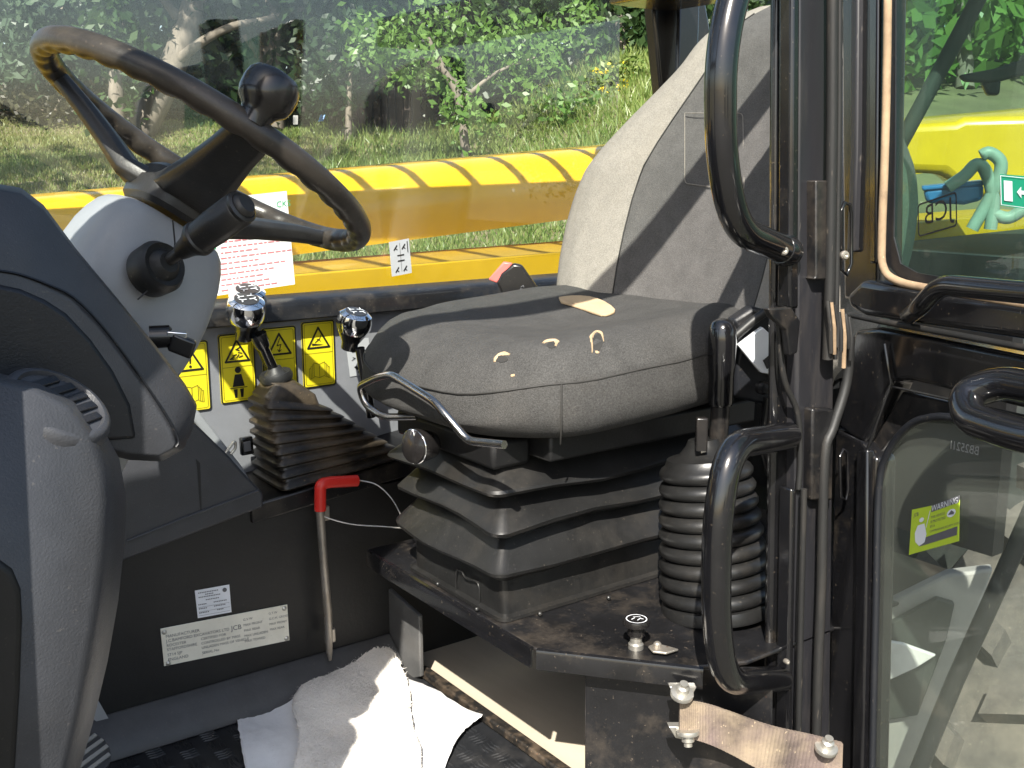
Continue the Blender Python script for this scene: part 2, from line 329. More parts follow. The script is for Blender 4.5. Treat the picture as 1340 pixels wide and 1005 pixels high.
# black upright panel under the deck corner
cd = unit(A((pR[0]-pC[0], pR[1]-pC[1], 0))); ci = A((-cd[1], cd[0], 0)); ci = ci if ci[0] > 0 else -ci
q0 = A((pC[0], pC[1], 0))+ci*.025; q1 = q0+cd
panel = [V(765, 872, q0, q1), V(1010, 905, q0, q1), V(1010, 1120, q0, q1), V(765, 1120, q0, q1)]
panel[0][2] = panel[1][2] = ZD-.012
prism('hinge_panel', panel, ci*.012, 'black_worn', cab, .002)
0 and box('panel_return', (panel[0][0]+.004, panel[0][1]+.012, .80), (panel[0][0]+.012, panel[0][1]+.06, ZD-.012), 'black_worn', cab)
# console, ledge and window sill
box('console_panel', (.30, YC, 1.22), (1.075, YC+.012, 1.52), 'console_grey', cab, .003)
box('console_end', (1.075, YC-.006, 1.22), (1.50, YC+.010, 1.52), 'wall_black', cab, .003)
le0 = Y(345, 655, YW); le1 = Y(520, 603, YW)
lz = lambda x: le0[2]+(le1[2]-le0[2])*(x-le0[0])/(le1[0]-le0[0])
lx = [.595, .95]
prism('console_ledge', [(lx[0], YW-.006, lz(lx[0])-.030), (lx[1], YW-.006, lz(lx[1])-.030), (lx[1], YW-.006, lz(lx[1])), (lx[0], YW-.006, lz(lx[0]))], (0, .126, .012), 'black_worn', cab, .003)
kk = [(120, 760), (165, 733), (345, 664), (345, 646), (322, 622), (300, 597), (262, 560), (240, 540), (150, 560), (110, 640)]
prism('kick_shroud', [Y(u, v, YW-.012) for u, v in kk], (0, .10, 0), 'blue_plastic', cab, .004, 3)
tube('shroud_rib', [Y(u, v, YW-.013) for u, v in ((166, 708), (240, 678), (338, 642))], .0018, 'blue_plastic', cab)
prism('shroud_rib', [Y(u, v, YW-.0125) for u, v in ((256, 600), (262, 606), (264, 668), (262, 669), (258, 612))], (0, .002, 0), 'dark_plastic', cab)
strip = [(238, 520), (252, 548), (322, 640), (332, 636), (318, 612), (262, 540)]
prism('shroud_sun_streak', [Y(u, v, YC-.05) for u, v in strip], (0, .03, 0), 'column_grey', cab, .003)  # sunlit streak on the shroud, built as a paler grey strip
sz0, sz1 = 1.503, 1.536
prism('window_sill', [(-.4, YC-.028, sz0), (-.4, YC-.022, sz1-.006), (-.4, YC-.012, sz1), (-.4, YC+.05, sz1+.003), (-.4, YC+.05, sz0)], (2.0, 0, .004), 'black_worn', cab, .003)
cp = [(828, -120), (851, 112), (853, 135), (930, 135), (920, 60), (888, -120)]
cpw = [Y(u, v, YC+.045) for u, v in cp]
prism('rear_pillar', cpw, (0, -.03, 0), 'black_paint', cab, .006)
tube('pillar_seal', [Y(u, v, YC+.005) for u, v in ((868, -100), (889, 60), (893, 110))], .004, 'seal_rubber', cab)
box('rear_wall', (1.50, .82, ZD), (1.53, 1.66, 1.62), 'wall_black', cab)
box('rear_post', (1.57, 1.60, 1.5), (1.63, 1.66, 2.128), 'black_paint', cab, .006)
# front of the cab and roof (outside the frame, they shape the light)
box('front_panel', (-.42, .72, .80), (-.38, 1.66, 1.45), 'blue_plastic', cab, .006)
prism('front_pillar', [(-.46, .72, .8), (.06, .72, .8), (.06, .72, 1.4), (.08, .72, 1.9), (.18, .72, 2.30), (-.55, .72, 2.30), (-.55, .72, 1.9), (-.46, .72, 1.4)], (0, .055, 0), 'black_paint', cab, .008)  # left pillar, unseen and widened to shade the dash and wall
prism('front_pillar', [(-.42, 1.62, .8), (-.34, 1.62, .8), (-.22, 1.62, 2.06), (-.30, 1.62, 2.06)], (0, .05, 0), 'black_paint', cab, .008)
for a, b in (((-.3, .735, 2.29), (1.56, .78, 2.325)), ((-.3, 1.62, 2.128), (1.56, 1.68, 2.17)), ((-.3, .78, 2.05), (-.18, 1.62, 2.12)), ((1.40, .78, 2.05), (1.56, 1.62, 2.12))):
    box('roof_rail', a, b, 'black_paint', cab, .008)
for i in range(11):
    x = -.10+i*.135; box('roof_bar', (x, 1.25, 2.42), (x+.019, 1.72, 2.434), 'black_paint', cab, .003)
for y_ in (1.25, 1.715):
    box('roof_guard_rail', (-.2, y_-.015, 2.40), (1.5, y_+.015, 2.419), 'black_paint', cab, .003)
    for x_ in (-.15, 1.42): box('guard_foot', (x_, y_-.012 if y_ < 1.5 else y_-.06, 2.12), (x_+.05, y_+.02 if y_ < 1.5 else y_+.012, 2.40), 'black_paint', cab, .003)
prism('roof_pane', [(-.18, .78, 2.30), (1.40, .78, 2.30), (1.40, 1.62, 2.16), (-.18, 1.62, 2.16)], (0, 0, .006), 'roof_glass', cab)
box('window_pane', (-.36, YC+.030, 1.538), (1.46, YC+.035, 2.135), 'window_glass', cab)
# ---------------------------------------------------------------- door post (B pillar): uprights that follow its slight forward lean
def upright(name, uv, plane_y, depth, m, bevel=.003, parent=None, seg=2):
    """uv: ((u_left,u_right) at v) rows, top to bottom"""
    L = [Y(a, v, plane_y) for a, b, v in uv]; Rr = [Y(b, v, plane_y) for a, b, v in uv]
    return prism(name, L+Rr[::-1], (0, depth, 0), m, parent or cab, bevel, seg)
upright('door_post', [(1018, 1052, -200), (1013, 1048, 500), (1003, 1046, 1150)], .815, .012, 'black_paint', .006)
upright('door_post_face', [(1046, 1098, -200), (1043, 1092, 500), (1040, 1085, 1150)], .800, .026, 'pillar_satin', .004)
upright('post_ridge', [(1038, 1049, -200), (1035, 1046, 310), (1033, 1046, 405)], .790, .02, 'black_paint', .004)
upright('post_ridge', [(1036, 1043, 640), (1031, 1038, 900), (1027, 1034, 1100)], .790, .02, 'black_gloss', .003)
tube('post_seam', catmull([Y(u, v, .796) for u, v in ((1018, 410), (1021, 455), (1027, 500), (1044, 542), (1047, 600), (1045, 640))], 4), .0036, 'seal_rubber', cab, n=8)
upright('post_lug', [(1068, 1090, 236), (1068, 1090, 362), (1066, 1088, 366)], .787, .015, 'black_worn', .003)
upright('post_lug', [(1064, 1092, 535), (1062, 1090, 655)], .787, .015, 'black_worn', .003)
sl = [(1090, -150), (1089, 150), (1087, 300), (1085, 420), (1083, 470)]
tube('post_seal', [Y(u, v, .785) for u, v in sl], .0065, 'seal_rubber', cab, n=8)
tube('post_seal', [Y(u+9, v, .783) for u, v in sl], .0035, 'seal_rubber', cab, n=8)
tube('post_seal', catmull([Y(u, v, .785) for u, v in ((1112, 440), (1108, 500), (1090, 560), (1079, 600), (1075, 760), (1070, 900), (1066, 1100))], 4), .0062, 'seal_rubber', cab, n=8)
tube('post_seal', [Y(u, v, .785) for u, v in ((1052, 640), (1048, 800), (1042, 1100))], .004, 'seal_rubber', cab, n=8)
for k in range(7):
    u0 = 1087+k*4.6; v1 = 452+random.uniform(0, 30); v0 = 396+k*3+random.uniform(-4, 8)
    tube('torn_seal', [Y(u0-4+random.uniform(-1, 1), v0, .778), Y(u0, (v0+v1)/2, .774+random.uniform(-.002, .003)), Y(u0+random.uniform(-2, 3), v1, .776)], .0026, 'seal_tan' if k % 3 == 1 else 'seal_rubber', cab, n=6)
prism('torn_seal', [Y(u, v, .776) for u, v in ((1006, 404), (1036, 402), (1048, 420), (1044, 462), (1034, 466), (1030, 432), (1012, 416))], (0, .01, 0), 'black_worn', cab, .002)
for u, v, s in ((1026, 328, 1), (1106, 334, 1), (1030, 866, .6)):
    lathe('screw', [(0, -.004), (.0050*s, -.004), (.0055*s, .0), (.0042*s, .0022), (.002*s, .0024), (0, .0008)], Y(u, v, .775), (-.3, -1, .1), 'steel_rod', cab, 12)
tube('slot_rim', [Y(u, v, .784) for u, v in ((1101, 275), (1105, 265), (1112, 268), (1114, 280), (1114, 345), (1108, 360), (1100, 352), (1101, 275))], .0022, 'black_gloss', cab, n=8)
tube('slot_rim', [Y(u, v, .784) for u, v in ((1099, 598), (1103, 588), (1109, 592), (1110, 640), (1107, 655), (1100, 650), (1099, 598))], .0022, 'black_gloss', cab, n=8)
box('door_sill', (.15, .72, .80), (1.15, .80, .86), 'black_worn', cab, .004)
# ================================================================== seat
seat = thing('operator_seat', 'dusty charcoal fabric suspension seat with torn cushion and beige side bolsters', 'seat', (.95, 1.18, ZD))
# suspension bellows
BX0, BX1, BY0, BY1 = .762, 1.20, 1.066, 1.292
def brect(off, z, r=.011, front=0.):
    z0 = z; 
    r = max(.006, r+off*.4); out = []
    for cx, cy, t0 in ((BX1+off-r, BY1+off-r, 0), (BX0-off+r-front, BY1+off-r, 90), (BX0-off+r-front, BY0-off+r, 180), (BX1+off-r, BY0-off+r, 270)):
        for j in range(7): t = R(t0+15*j); out.append((cx+r*math.cos(t), cy+r*math.sin(t), z))
    res = []
    for i, p in enumerate(out):
        q = out[(i+1) % len(out)]; n_ = 6 if np.hypot(q[0]-p[0], q[1]-p[1]) > .05 else 1
        for k in range(n_):
            f = k/n_; x, y = p[0]+(q[0]-p[0])*f, p[1]+(q[1]-p[1])*f; w = (z > 1.2)*(off > -.01)
            res.append((x+w*.0035*math.sin(y*31+z*90), y+w*.0045*math.sin(x*19+z*70), z+w*.003*math.sin(x*23+y*17+z*40)))
    return res
bl = [(ZD+.001, .009), (ZD+.006, .009), (ZD+.008, .001), (1.222, -.001), (1.2225, .001), (1.236, .024), (1.2405, .0255), (1.2435, .0235), (1.280, -.006), (1.2805, -.005), (1.294, .020), (1.299, .022), (1.302, .020), (1.330, -.007), (1.3305, -.006), (1.341, .023), (1.3455, .0255), (1.349, .0235), (1.390, -.022), (1.43, -.03)]
bel = loft('bellows', [brect(o, z, front=.006*(z-ZD)/.2) for z, o in bl], 'rubber_boot', seat, ang=24)
for u, v in ((707, 803), (797, 782), (573, 764), (624, 797)):
    p = Z(u, v, ZD+.0055); lathe('rivet', [(.0, -.004), (.0028, -.004), (.0028, 0), (.0018, .0008), (0, .001)], p, (-.5, -1, .6), 'rubber_boot', bel, 10)
lathe('grommet', [(0, -.004), (.0075, -.004), (.0075, .0005), (.005, .0015), (0, -.001)], Y(816, 771, BY0-.003), (0, -1, .0), 'black_paint', bel, 16)
tube('moulded_line', catmull([X(u, v, BX0-.004) for u, v in ((597, 786), (597, 750), (604, 748), (610, 757), (626, 764), (627, 795))], 4), .0014, 'rubber_boot', bel, n=6)
box('seat_rail', (.80, 1.02, 1.385), (1.18, 1.36, 1.420), 'wall_black', seat, .004)
# cushion
CX, CY, HX, HY = .960, 1.203, .258, .248
def crow(s, z, dome=0.):
    out = []
    for i in range(56):
        t = 2*math.pi*i/56; c, q = math.cos(t), math.sin(t); e = .66
        x = CX+HX*s*math.copysign(abs(c)**e, c); y = CY+HY*s*math.copysign(abs(q)**e, q)
        if x < CX: x -= .012*s*math.cos((y-CY)/HY*1.4)
        tilt = .075*(x-.95); fr = max(0, (.80-x)/.1); 
        top = max(0., min(1., (z-1.515)/.02)); hol = top*(-.010*math.exp(-((x-1.0)/.10)**2-((y-CY)/.13)**2)+.007*math.exp(-((x-.80)/.055)**2)+.008*math.exp(-((abs(y-CY)-.17)/.05)**2)*(1 if x > .85 else 0))+.0018*math.sin(x*37+y*23)*math.sin(y*41-x*11)*(z > 1.43)
        out.append((x, y, z+hol+tilt-(.014*fr*fr if z > 1.46 else -.008*fr)+dome*.006*(((y-CY)/HY)**2-.3)*(1 if z > 1.5 else 0)))
    return out
crows = [(1.428, .60), (1.427, .84), (1.433, .94), (1.449, .985), (1.466, 1.0), (1.488, .996), (1.5035, .985), (1.5065, .978), (1.5085, .972), (1.522, .94), (1.536, .86), (1.543, .72), (1.540, .52), (1.537, .3), (1.536, .08)]
cush = loft('cushion', [crow(s, z, 2.) for z, s in crows], 'cushion_fabric', seat, sub=1)
sm = crow(.9865, 1.5062); tube('seam', sm, .0011, 'piping', cush, n=6, closed=True)
tube('seam', catmull([crow(.987, 1.5055)[37]]+[crow(s, z)[37] for z, s in ((1.49, .998), (1.466, 1.002), (1.444, .987), (1.428, .95))], 3), .0011, 'piping', cush, n=6)
from mathutils.bvhtree import BVHTree
bpy.context.view_layer.update()
def bvh_of(o):
    e = o.evaluated_get(bpy.context.evaluated_depsgraph_get()); me = e.to_mesh(); t = BVHTree.FromPolygons([v.co.copy() for v in me.vertices], [tuple(p.vertices) for p in me.polygons]); e.to_mesh_clear(); return t
CB = bvh_of(cush)
def onseat(u, v):
    h = CB.ray_cast(Vector(CAM), Vector(ray(u, v))); return A(h[0]), A(h[1])
def flap(pts, w):
    q = [onseat(u, v) for u, v in pts]; nm = q[0][1]; ps = catmull([a for a, b in q], 4); rings = []
    for i, p in enumerate(ps):
        d = unit(ps[min(i+1, len(ps)-1)]-ps[max(i-1, 0)]); nn = unit(np.cross(nm, d)); ww = w*(.35+.65*math.sin(math.pi*(i+.5)/len(ps)))*random.uniform(.6, 1.25)
        rings.append([p-nn*ww-nm*.003, p-nn*ww*.7+nm*.0008, p+nm*.0022, p+nn*ww*.7+nm*.0008, p+nn*ww-nm*.003])
    loft('torn_foam', rings, 'foam', cush)
def hole(u, v, du, dv):
    q = [onseat(u+du*math.cos(t)*random.uniform(.8, 1.15), v+dv*math.sin(t)*random.uniform(.8, 1.15)) for t in np.linspace(0, 6.28, 12)[:-1]]
    prism('tear', [a+b*.0004 for a, b in q], q[0][1]*.0004, 'piping', cush)
for a in ((657, 470, 9, 4.5), (722, 452, 6, 4), (782, 449, 7, 12)): hole(*a)
flap(((647, 474), (650, 467), (657, 463), (667, 464)), .0048); flap(((711, 449), (718, 446), (728, 446), (727, 453)), .0055)
flap(((775, 462), (775, 452), (774, 441), (780, 434), (787, 436), (790, 447)), .0030); flap(((779, 460), (784, 462)), .003); flap(((669, 492), (674, 491)), .003)
# backrest: one surface split into centre insert and two bolsters
Y0 = 1.135
zs_ = [1.455, 1.50, 1.545, 1.60, 1.65, 1.70, 1.745, 1.785, 1.825, 1.865, 1.905, 1.945, 1.975, 1.993]
hw_ = [.245, .284, .308, .318, .320, .314, .298, .268, .228, .184, .142, .120, .100, .060]
def bx(z): return 1.135+.27*(z-1.5)+.10*max(0, z-1.75)
def bsurf(t, z, back=False):
    hw = np.interp(z, zs_, hw_); y = Y0-t*hw; a = abs(t)
    if back: return A((bx(z)+.105-.05*a**3, y, z))
    k = np.interp(z, (1.45, 1.55, 1.75, 1.9, 2.0), (.6, 1, 1, .45, .1))
    prof = np.interp(a, (0, .3, .43, .55, .72, .86, .95, 1.0), (0, .004, .014, .034, .047, .040, .018, -.035))
    edge = .05*max(0, (z-1.93)/.063)**2+.04*max(0, (1.49-z)/.035)**2
    return A((bx(z)-prof*k+edge, y, z))
def bpatch(name, t0, t1, m, off=0., n=14):
    zz = np.linspace(zs_[0], zs_[-1], 40); vs_ = []; fs = []
    for z in zz:
        for j in range(n+1):
            t = t0+(t1-t0)*j/n; p = bsurf(t, z); p[0] += off*(1 if 0 < j < n else -1.2); vs_.append(p)
    for i in range(len(zz)-1):
        for j in range(n): fs.append((i*(n+1)+j, i*(n+1)+j+1, (i+1)*(n+1)+j+1, (i+1)*(n+1)+j))
    return ob(name, vs_, fs, m, back, sub=1)
zz = np.linspace(zs_[0], zs_[-1], 30)
back = loft('backrest', [[bsurf(t, z)+A((.012, 0, 0)) for t in np.linspace(-1, 1, 21)]+[bsurf(t, z, True) for t in np.linspace(1, -1, 9)] for z in zz], 'back_fabric', seat)
bpatch('centre_insert', -.47, .47, 'back_fabric', .0); bpatch('side_bolster', -1.0, -.47, 'bolster_fabric'); bpatch('side_bolster', .47, 1.0, 'bolster_fabric')
for s in (-1, 1): tube('seam', [bsurf(.47*s, z)-A((.0002, 0, 0)) for z in np.linspace(1.47, 1.98, 30)], .0013, 'piping', back, n=6)
def onback(u, v):
    z = 1.75; 
    for _ in range(8):
        p = X(u, v, bx(z)); t = (Y0-p[1])/np.interp(z, zs_, hw_); p = X(u, v, bsurf(t, z)[0]-.001); z = p[2]
    return p
tube('embossed_patch', round_poly([onback(u, v) for u, v in ((896, 148), (972, 148), (974, 250), (896, 240), (896, 148))], .008), .0007, 'bolster_fabric', back, n=6)
# slide bar, height knob, belt parts fixed to the seat
bar = round_poly([X(u, v, x) for u, v, x in ((660, 582, .70), (612, 577, .69), (585, 545, .678), (568, 525, .675), (512, 490, .672), (494, 494, .672), (470, 506, .675), (478, 530, .68), (502, 546, .69), (545, 545, .72))], .012, 5)
tube('slide_bar', bar, .0052, 'chrome_worn', seat, n=12)
kn = X(543, 584, .70); kd = unit((-.97, -.20, .12))
k1 = lathe('height_knob', [(0, -.03), (.018, -.03), (.022, -.012), (.0235, -.002), (.022, .004), (.012, .008), (0, .009)], kn, kd, 'knob_black', seat, 28)
tube('knob_trim', [kn+kd*.004+(unit(np.cross(kd, (0, 0, 1)))*.0045*math.sin(t)+A((0, 0, .023))*math.cos(t)) for t in np.linspace(0, 2*math.pi, 25)[:-1]], .0011, 'chrome', k1, n=6, closed=True)
tube('knob_trim', [kn+kd*.001+(unit(np.cross(kd, (0, 0, 1)))*.0228*math.sin(t)+A((0, 0, .0228))*math.cos(t)) for t in np.linspace(0, 2*math.pi, 33)[:-1]], .0012, 'chrome', k1, n=6, closed=True)
box('adjuster_box', (.74, 1.06, 1.375), (.80, 1.30, 1.412), 'wall_black', seat, .006)
fpq = [onseat(u, v)[0]+A((0, 0, .0005)) for u, v in ((731, 392), (748, 390), (772, 391), (792, 398), (805, 408), (800, 413), (786, 415), (766, 408), (748, 402), (734, 398))]
prism('foam_pad', catmull(fpq, 2), (.0, .0, .004), 'foam', seat, .0012)
# belt buckle with red button, far side
bk = thing('belt_buckle', 'black seat belt buckle with red button beyond the cushion', 'seat belt', X(680, 388, 1.04))
def obox(name, c, a, b, d, la, lb, ld, m, parent, bevel):
    return prism(name, [c-a*la-b*lb-d*ld, c+a*la-b*lb-d*ld, c+a*la+b*lb-d*ld, c-a*la+b*lb-d*ld], d*2*ld, m, parent, bevel, 3)
BA, BB = (1.02, 1.46), (1.02+RT[0], 1.46+RT[1]); fwd = A((FW[0], FW[1], 0))
prism('casing', [V(u, v, BA, BB) for u, v in ((650, 370), (656, 358), (672, 345), (683, 347), (712, 388), (704, 402), (664, 402))], fwd*.022, 'knob_black', bk, .004, 3)
prism('release_button', [V(u, v, BA, BB)+fwd*.003 for u, v in ((639, 366), (659, 343), (671, 345), (650, 371))], fwd*.015, 'red_pale', bk, .002)
pr_ = Print(V(684, 378, (1.019, 1.459), (1.019+RT[0], 1.459+RT[1])), RT, (0, 0, 1), -fwd); pr_.line([(-.004, 0), (.004, 0)], .001); pr_.line([(-.003, .003), (.001, .006), (.002, .003)], .001); pr_.line([(-.002, -.003), (.005, -.004)], .001); pr_.build('symbol', 'print_grey', bk)
# belt tongue in the near side of the seat
bt = thing('belt_tongue', 'bright steel seat belt tongue hanging beside the door post', 'seat belt', X(990, 480, 1.06))
tp = [(966, 452), (998, 428), (1008, 437), (1020, 462), (1018, 482), (1008, 490), (996, 488), (984, 474)]
TP = [V(u, v, (1.0, .96), (1.12, .90)) for u, v in tp]
prism('tongue_plate', TP, (.004, .008, 0), 'bright_steel', bt, .0015)
hp = [V(u, v, (.997, .957), (1.117, .897)) for u, v in ((999, 472), (1010, 463), (1016, 473), (1004, 483))]
prism('slot', hp, (.001, .002, 0), 'piping', bt)
prism('belt_casing', [V(u, v, (1.0, .99), (1.12, .93)) for u, v in ((958, 420), (985, 402), (1012, 408), (1030, 440), (1030, 520), (1000, 530), (960, 520), (964, 470), (972, 440))], (.012, .024, 0), 'dark_plastic', bt, .005)
tube('webbing_loop', [V(u, v, (1.0, .965), (1.12, .905)) for u, v in ((962, 440), (985, 420), (1002, 408))], .006, 'rubber', bt, n=10)
lathe('anchor_bolt', [(0, -.01), (.009, -.01), (.009, 0), (.006, .004), (0, .005)], V(1000, 508, (1.0, .965), (1.12, .905)), (-.4, -.9, .1), 'black_worn', bt, 14)
tube('belt_stem', [V(u, v, (1.0, .99), (1.12, .93)) for u, v in ((1006, 520), (1000, 580), (1010, 620))], .008, 'black_worn', bt, n=10)
# ================================================================== steering
WC = A((.466, 1.25, 1.769)); th = R(56); AX = A((math.cos(th), 0, math.sin(th))); E1 = A((0, -1, 0)); E2 = np.cross(AX, E1); RW = .2
sw = thing('steering_wheel', 'worn brown steering wheel with three spokes and a spinner knob', 'steering wheel', WC-AX*.07)
rings = []; NR = 220
for i in range(NR):
    t = 2*math.pi*i/NR; rad = E1*math.cos(t)+E2*math.sin(t); c = WC+rad*RW; rg = []
    for j in range(18):
        q = 2*math.pi*j/18; ins = max(0, -math.cos(q)*.75-math.sin(q)*.55)
        r = .0145*(1-.24*ins*(.5+.5*math.cos(36*t))**1.5)
        rg.append(c+rad*math.cos(q)*r+AX*math.sin(q)*r)
    rings.append(rg)
loft('rim', rings, 'wheel_rubber', sw, closed=True, ang=180)
def rim_pt(u, v):
    best = min(range(NR), key=lambda i: (lambda d: abs(670+F*(d@RT)/(d@FW)-u)+abs(502.5-F*(d@UP)/(d@FW)-v))(WC+(E1*math.cos(2*math.pi*i/NR)+E2*math.sin(2*math.pi*i/NR))*RW-CAM))
    t = 2*math.pi*best/NR; return t
HC = WC-AX*.072
hubr = []
def hubring(h, s):
    out = []
    for i in range(32):
        t = 2*math.pi*i/32; c, q = math.cos(t), math.sin(t); e = .62
        out.append(HC+AX*h+E1*.058*s*math.copysign(abs(c)**e, c)+E2*.050*s*math.copysign(abs(q)**e, q))
    return out
hub = loft('hub', [hubring(h, s) for h, s in ((-.022, .55), (-.022, .95), (-.016, 1.05), (.0, 1.08), (.006, 1.06), (.0075, .98), (.022, .93), (.028, .8), (.029, .3))], 'wheel_hub', sw, ang=30)
for (u, v) in ((82, 100), (330, 185), (420, 305)):
    t = rim_pt(u, v); rad = E1*math.cos(t)+E2*math.sin(t); tg = -E1*math.sin(t)+E2*math.cos(t); rr_ = []
    for k, (d, h, w, tk) in enumerate(((.030, .004, .042, .014), (.062, .006, .040, .013), (.10, .026, .032, .012), (.15, .050, .026, .011), (.185, .065, .024, .010), (.20, .071, .021, .009))):
        c = HC+rad*d+AX*h; ta = unit(rad*.8+AX*.4); nn = np.cross(tg, ta)
        rr_.append([c+tg*a*w+nn*b*tk for a, b in ((-1, -.5), (-.8, -1), (.8, -1), (1, -.5), (1, .5), (.7, 1), (-.7, 1), (-1, .5))])
    loft('spoke', rr_, 'wheel_hub', sw, bevel=.002)
t = rim_pt(322, 185); kp_ = WC+(E1*math.cos(t)+E2*math.sin(t))*(RW-.001)
lathe('spinner_knob', [(.0, .0), (.0165, .0), (.017, .010), (.019, .016), (.0265, .023), (.0295, .031), (.0300, .042), (.0285, .051), (.024, .057), (.014, .0605), (0, .0610)], kp_+AX*.004, unit(AX+A((.03, .0, .1))), 'knob_black', sw, 32, 60)
# ---------------- column
co = thing('steering_column', 'silver grey steering column shroud under the wheel', 'steering column', (.33, 1.25, 1.3))
def cring(c, w, d, tilt=0., e=.55):
    out = []; c = A(c); a1 = A((math.sin(th), 0, -math.cos(th)))
    for i in range(36):
        q = 2*math.pi*i/36; cc, ss = math.cos(q), math.sin(q)
        out.append(c+E1*w*math.copysign(abs(cc)**e, cc)+a1*d*math.copysign(abs(ss)**e, ss))
    return out
base = HC-AX*.03
loft('shroud', [cring(base+A(o), w, d) for o, w, d in (((0, 0, .004), .02, .02), ((0, 0, .004), .060, .058), ((-.003, 0, -.004), .070, .070), ((-.02, 0, -.03), .083, .082), ((-.045, 0, -.075), .090, .088), ((-.065, 0, -.12), .085, .080), ((-.085, 0, -.17), .070, .062), ((-.10, 0, -.22), .055, .05), ((-.20, 0, -.42), .05, .045))], 'column_grey', co, sub=1)
tube('shroud_joint', [Y(u, v, 1.135) for u, v in ((226, 288), (229, 318), (225, 345), (205, 370), (180, 392))], .0009, 'dark_plastic', co, n=6)
sp = Y(210, 349, 1.14); tip = Y(320, 268, 1.04); sdir = unit(tip-sp)
st = thing('column_stalk', 'brown black twist grip stalk on the steering column', 'control lever', sp)
lathe('stalk_boot', [(.0, -.02), (.028, -.02), (.029, 0), (.026, .005), (.024, .009), (.0225, .008), (.018, .007), (.015, .012), (.011, .016), (0, .016)], sp, sdir*.7+A((.1, -.6, .1)), 'rubber', st, 32)
L = np.linalg.norm(tip-sp)
lathe('stem', [(0, .01), (.0065, .01), (.0065, L*.30), (0, L*.30)], sp, sdir, 'wheel_hub', st, 16)
lathe('twist_grip', [(0, L*.25), (.009, L*.25), (.0125, L*.36), (.0165, L*.42), (.019, L*.45), (.019, L*.485), (.0172, L*.50), (.0185, L*.66), (.0185, L*.93), (.0172, L*.945), (.0175, L*.955), (.0178, L*.975), (.0150, L*.99), (.0135, L*.985), (.0128, L*1.01), (.010, L*1.03), (0, L*1.03)], sp, sdir, 'wheel_hub', st, 32)
ky = Y(238, 452, 1.10)
ig = thing('ignition_key', 'black and silver ignition key fob beside the dash', 'key', ky)
obox('fob', ky, unit((.8, -.3, -.4)), unit((.3, .9, .1)), unit((.3, -.2, .9)), .013, .006, .010, 'knob_black', ig, .003)
obox('fob_cap', ky+A((-.004, .002, .0125)), unit((.8, -.3, -.1)), unit((.3, .9, .1)), unit((.1, -.1, .99)), .010, .006, .003, 'chrome', ig, .001)
lathe('key_collar', [(0, -.02), (.012, -.02), (.012, 0), (.008, .003), (0, .003)], Y(222, 440, 1.11), (.9, -.3, 0), 'knob_black', ig, 18)
# ---------------- dash pods
ds = thing('instrument_pod', 'blue grey moulded instrument pod left of the column', 'dashboard', (.2, 1.0, 1.3))
o1 = [(-60, 232), (0, 241), (28, 246), (57, 268), (100, 326), (150, 386), (202, 450), (242, 502), (258, 530), (252, 562), (240, 588), (212, 604), (170, 602), (120, 590), (40, 590), (-60, 590)]
o2 = [(-60, 352), (0, 358), (28, 364), (60, 376), (92, 392), (128, 428), (165, 476), (200, 526), (222, 562), (230, 580), (226, 588), (208, 597), (170, 594), (120, 582), (40, 582), (-60, 582)]
loft('pod_shell', [[Y(u, v, 1.13) for u, v in o1], [Y(u, v, .985) for u, v in o1], [Y(u*.94+o2[i][0]*.06, v*.94+o2[i][1]*.06, .955) for i, (u, v) in enumerate(o1)], [Y(u, v, .925) for u, v in o2]], 'blue_plastic', ds, bevel=.005)
tube('pod_seam', catmull([Y(u+4, v-3, .925) for u, v in o2[:11]], 3), .0013, 'dark_plastic', ds, n=6)
pn = [(-60, 366), (0, 372), (28, 378), (60, 392), (88, 410), (120, 444), (150, 486), (172, 530), (180, 575), (120, 580), (-60, 580)]
prism('pod_recess_shade', [Y(u, v, .922) for u, v in pn], (0, .03, 0), 'dark_plastic', ds, .004)  # raised dark panel, the recess's shade put into its colour
d2 = thing('dash_column', 'blue grey lower dash moulding with a round air vent on top', 'dashboard', (.1, .9, ZF))
p1 = [(-60, 484), (0, 489), (52, 499), (98, 521), (132, 556), (156, 600), (165, 648), (163, 710), (155, 785), (141, 865), (122, 945), (98, 1030), (80, 1090), (-60, 1090)]
p2 = [(-60, 500), (0, 506), (46, 516), (86, 538), (112, 572), (126, 616), (128, 656), (124, 715), (116, 785), (104, 865), (90, 945), (70, 1030), (50, 1085), (-60, 1085)]
loft('moulding', [[Y(u, v, .98) for u, v in p1], [Y(u, v, .88) for u, v in p1], [Y((u*.75+p2[i][0]*.25), (v*.75+p2[i][1]*.25), .845) for i, (u, v) in enumerate(p1)], [Y((u*.4+p2[i][0]*.6), (v*.4+p2[i][1]*.6), .818) for i, (u, v) in enumerate(p1)], [Y(u, v, .81) for u, v in p2]], 'blue_plastic', d2, ang=80)
vd = unit((.42, -.50, .85)); vc = Y(76, 531, .845)+vd*.004
vent = lathe('air_vent', [(0, -.03), (.043, -.03), (.0425, -.006), (.0405, -.001), (.038, .001), (.0345, .0015), (.033, -.002), (0, -.003)], vc, vd, 'blue_plastic', d2, 36)
v1 = unit(np.cross(vd, (0, 0, 1))); v2 = np.cross(vd, v1)
for k in range(5):
    yy = -.022+k*.011; hl = math.sqrt(.031**2-yy**2)
    obox('vane', vc+vd*-.001+v2*yy, v1, v2, vd, hl, .0035, .0015, 'dark_plastic', vent, .001)
dr = [(-60, 724), (0, 733), (18, 746), (29, 772), (31, 810), (28, 900), (22, 1000), (18, 1085), (-60, 1085)]
prism('side_recess_shade', [Y(u, v, .806) for u, v in dr], (0, .02, 0), 'wall_black', d2, .005, 3)  # black panel set proud, its colour standing in for an opening's shade
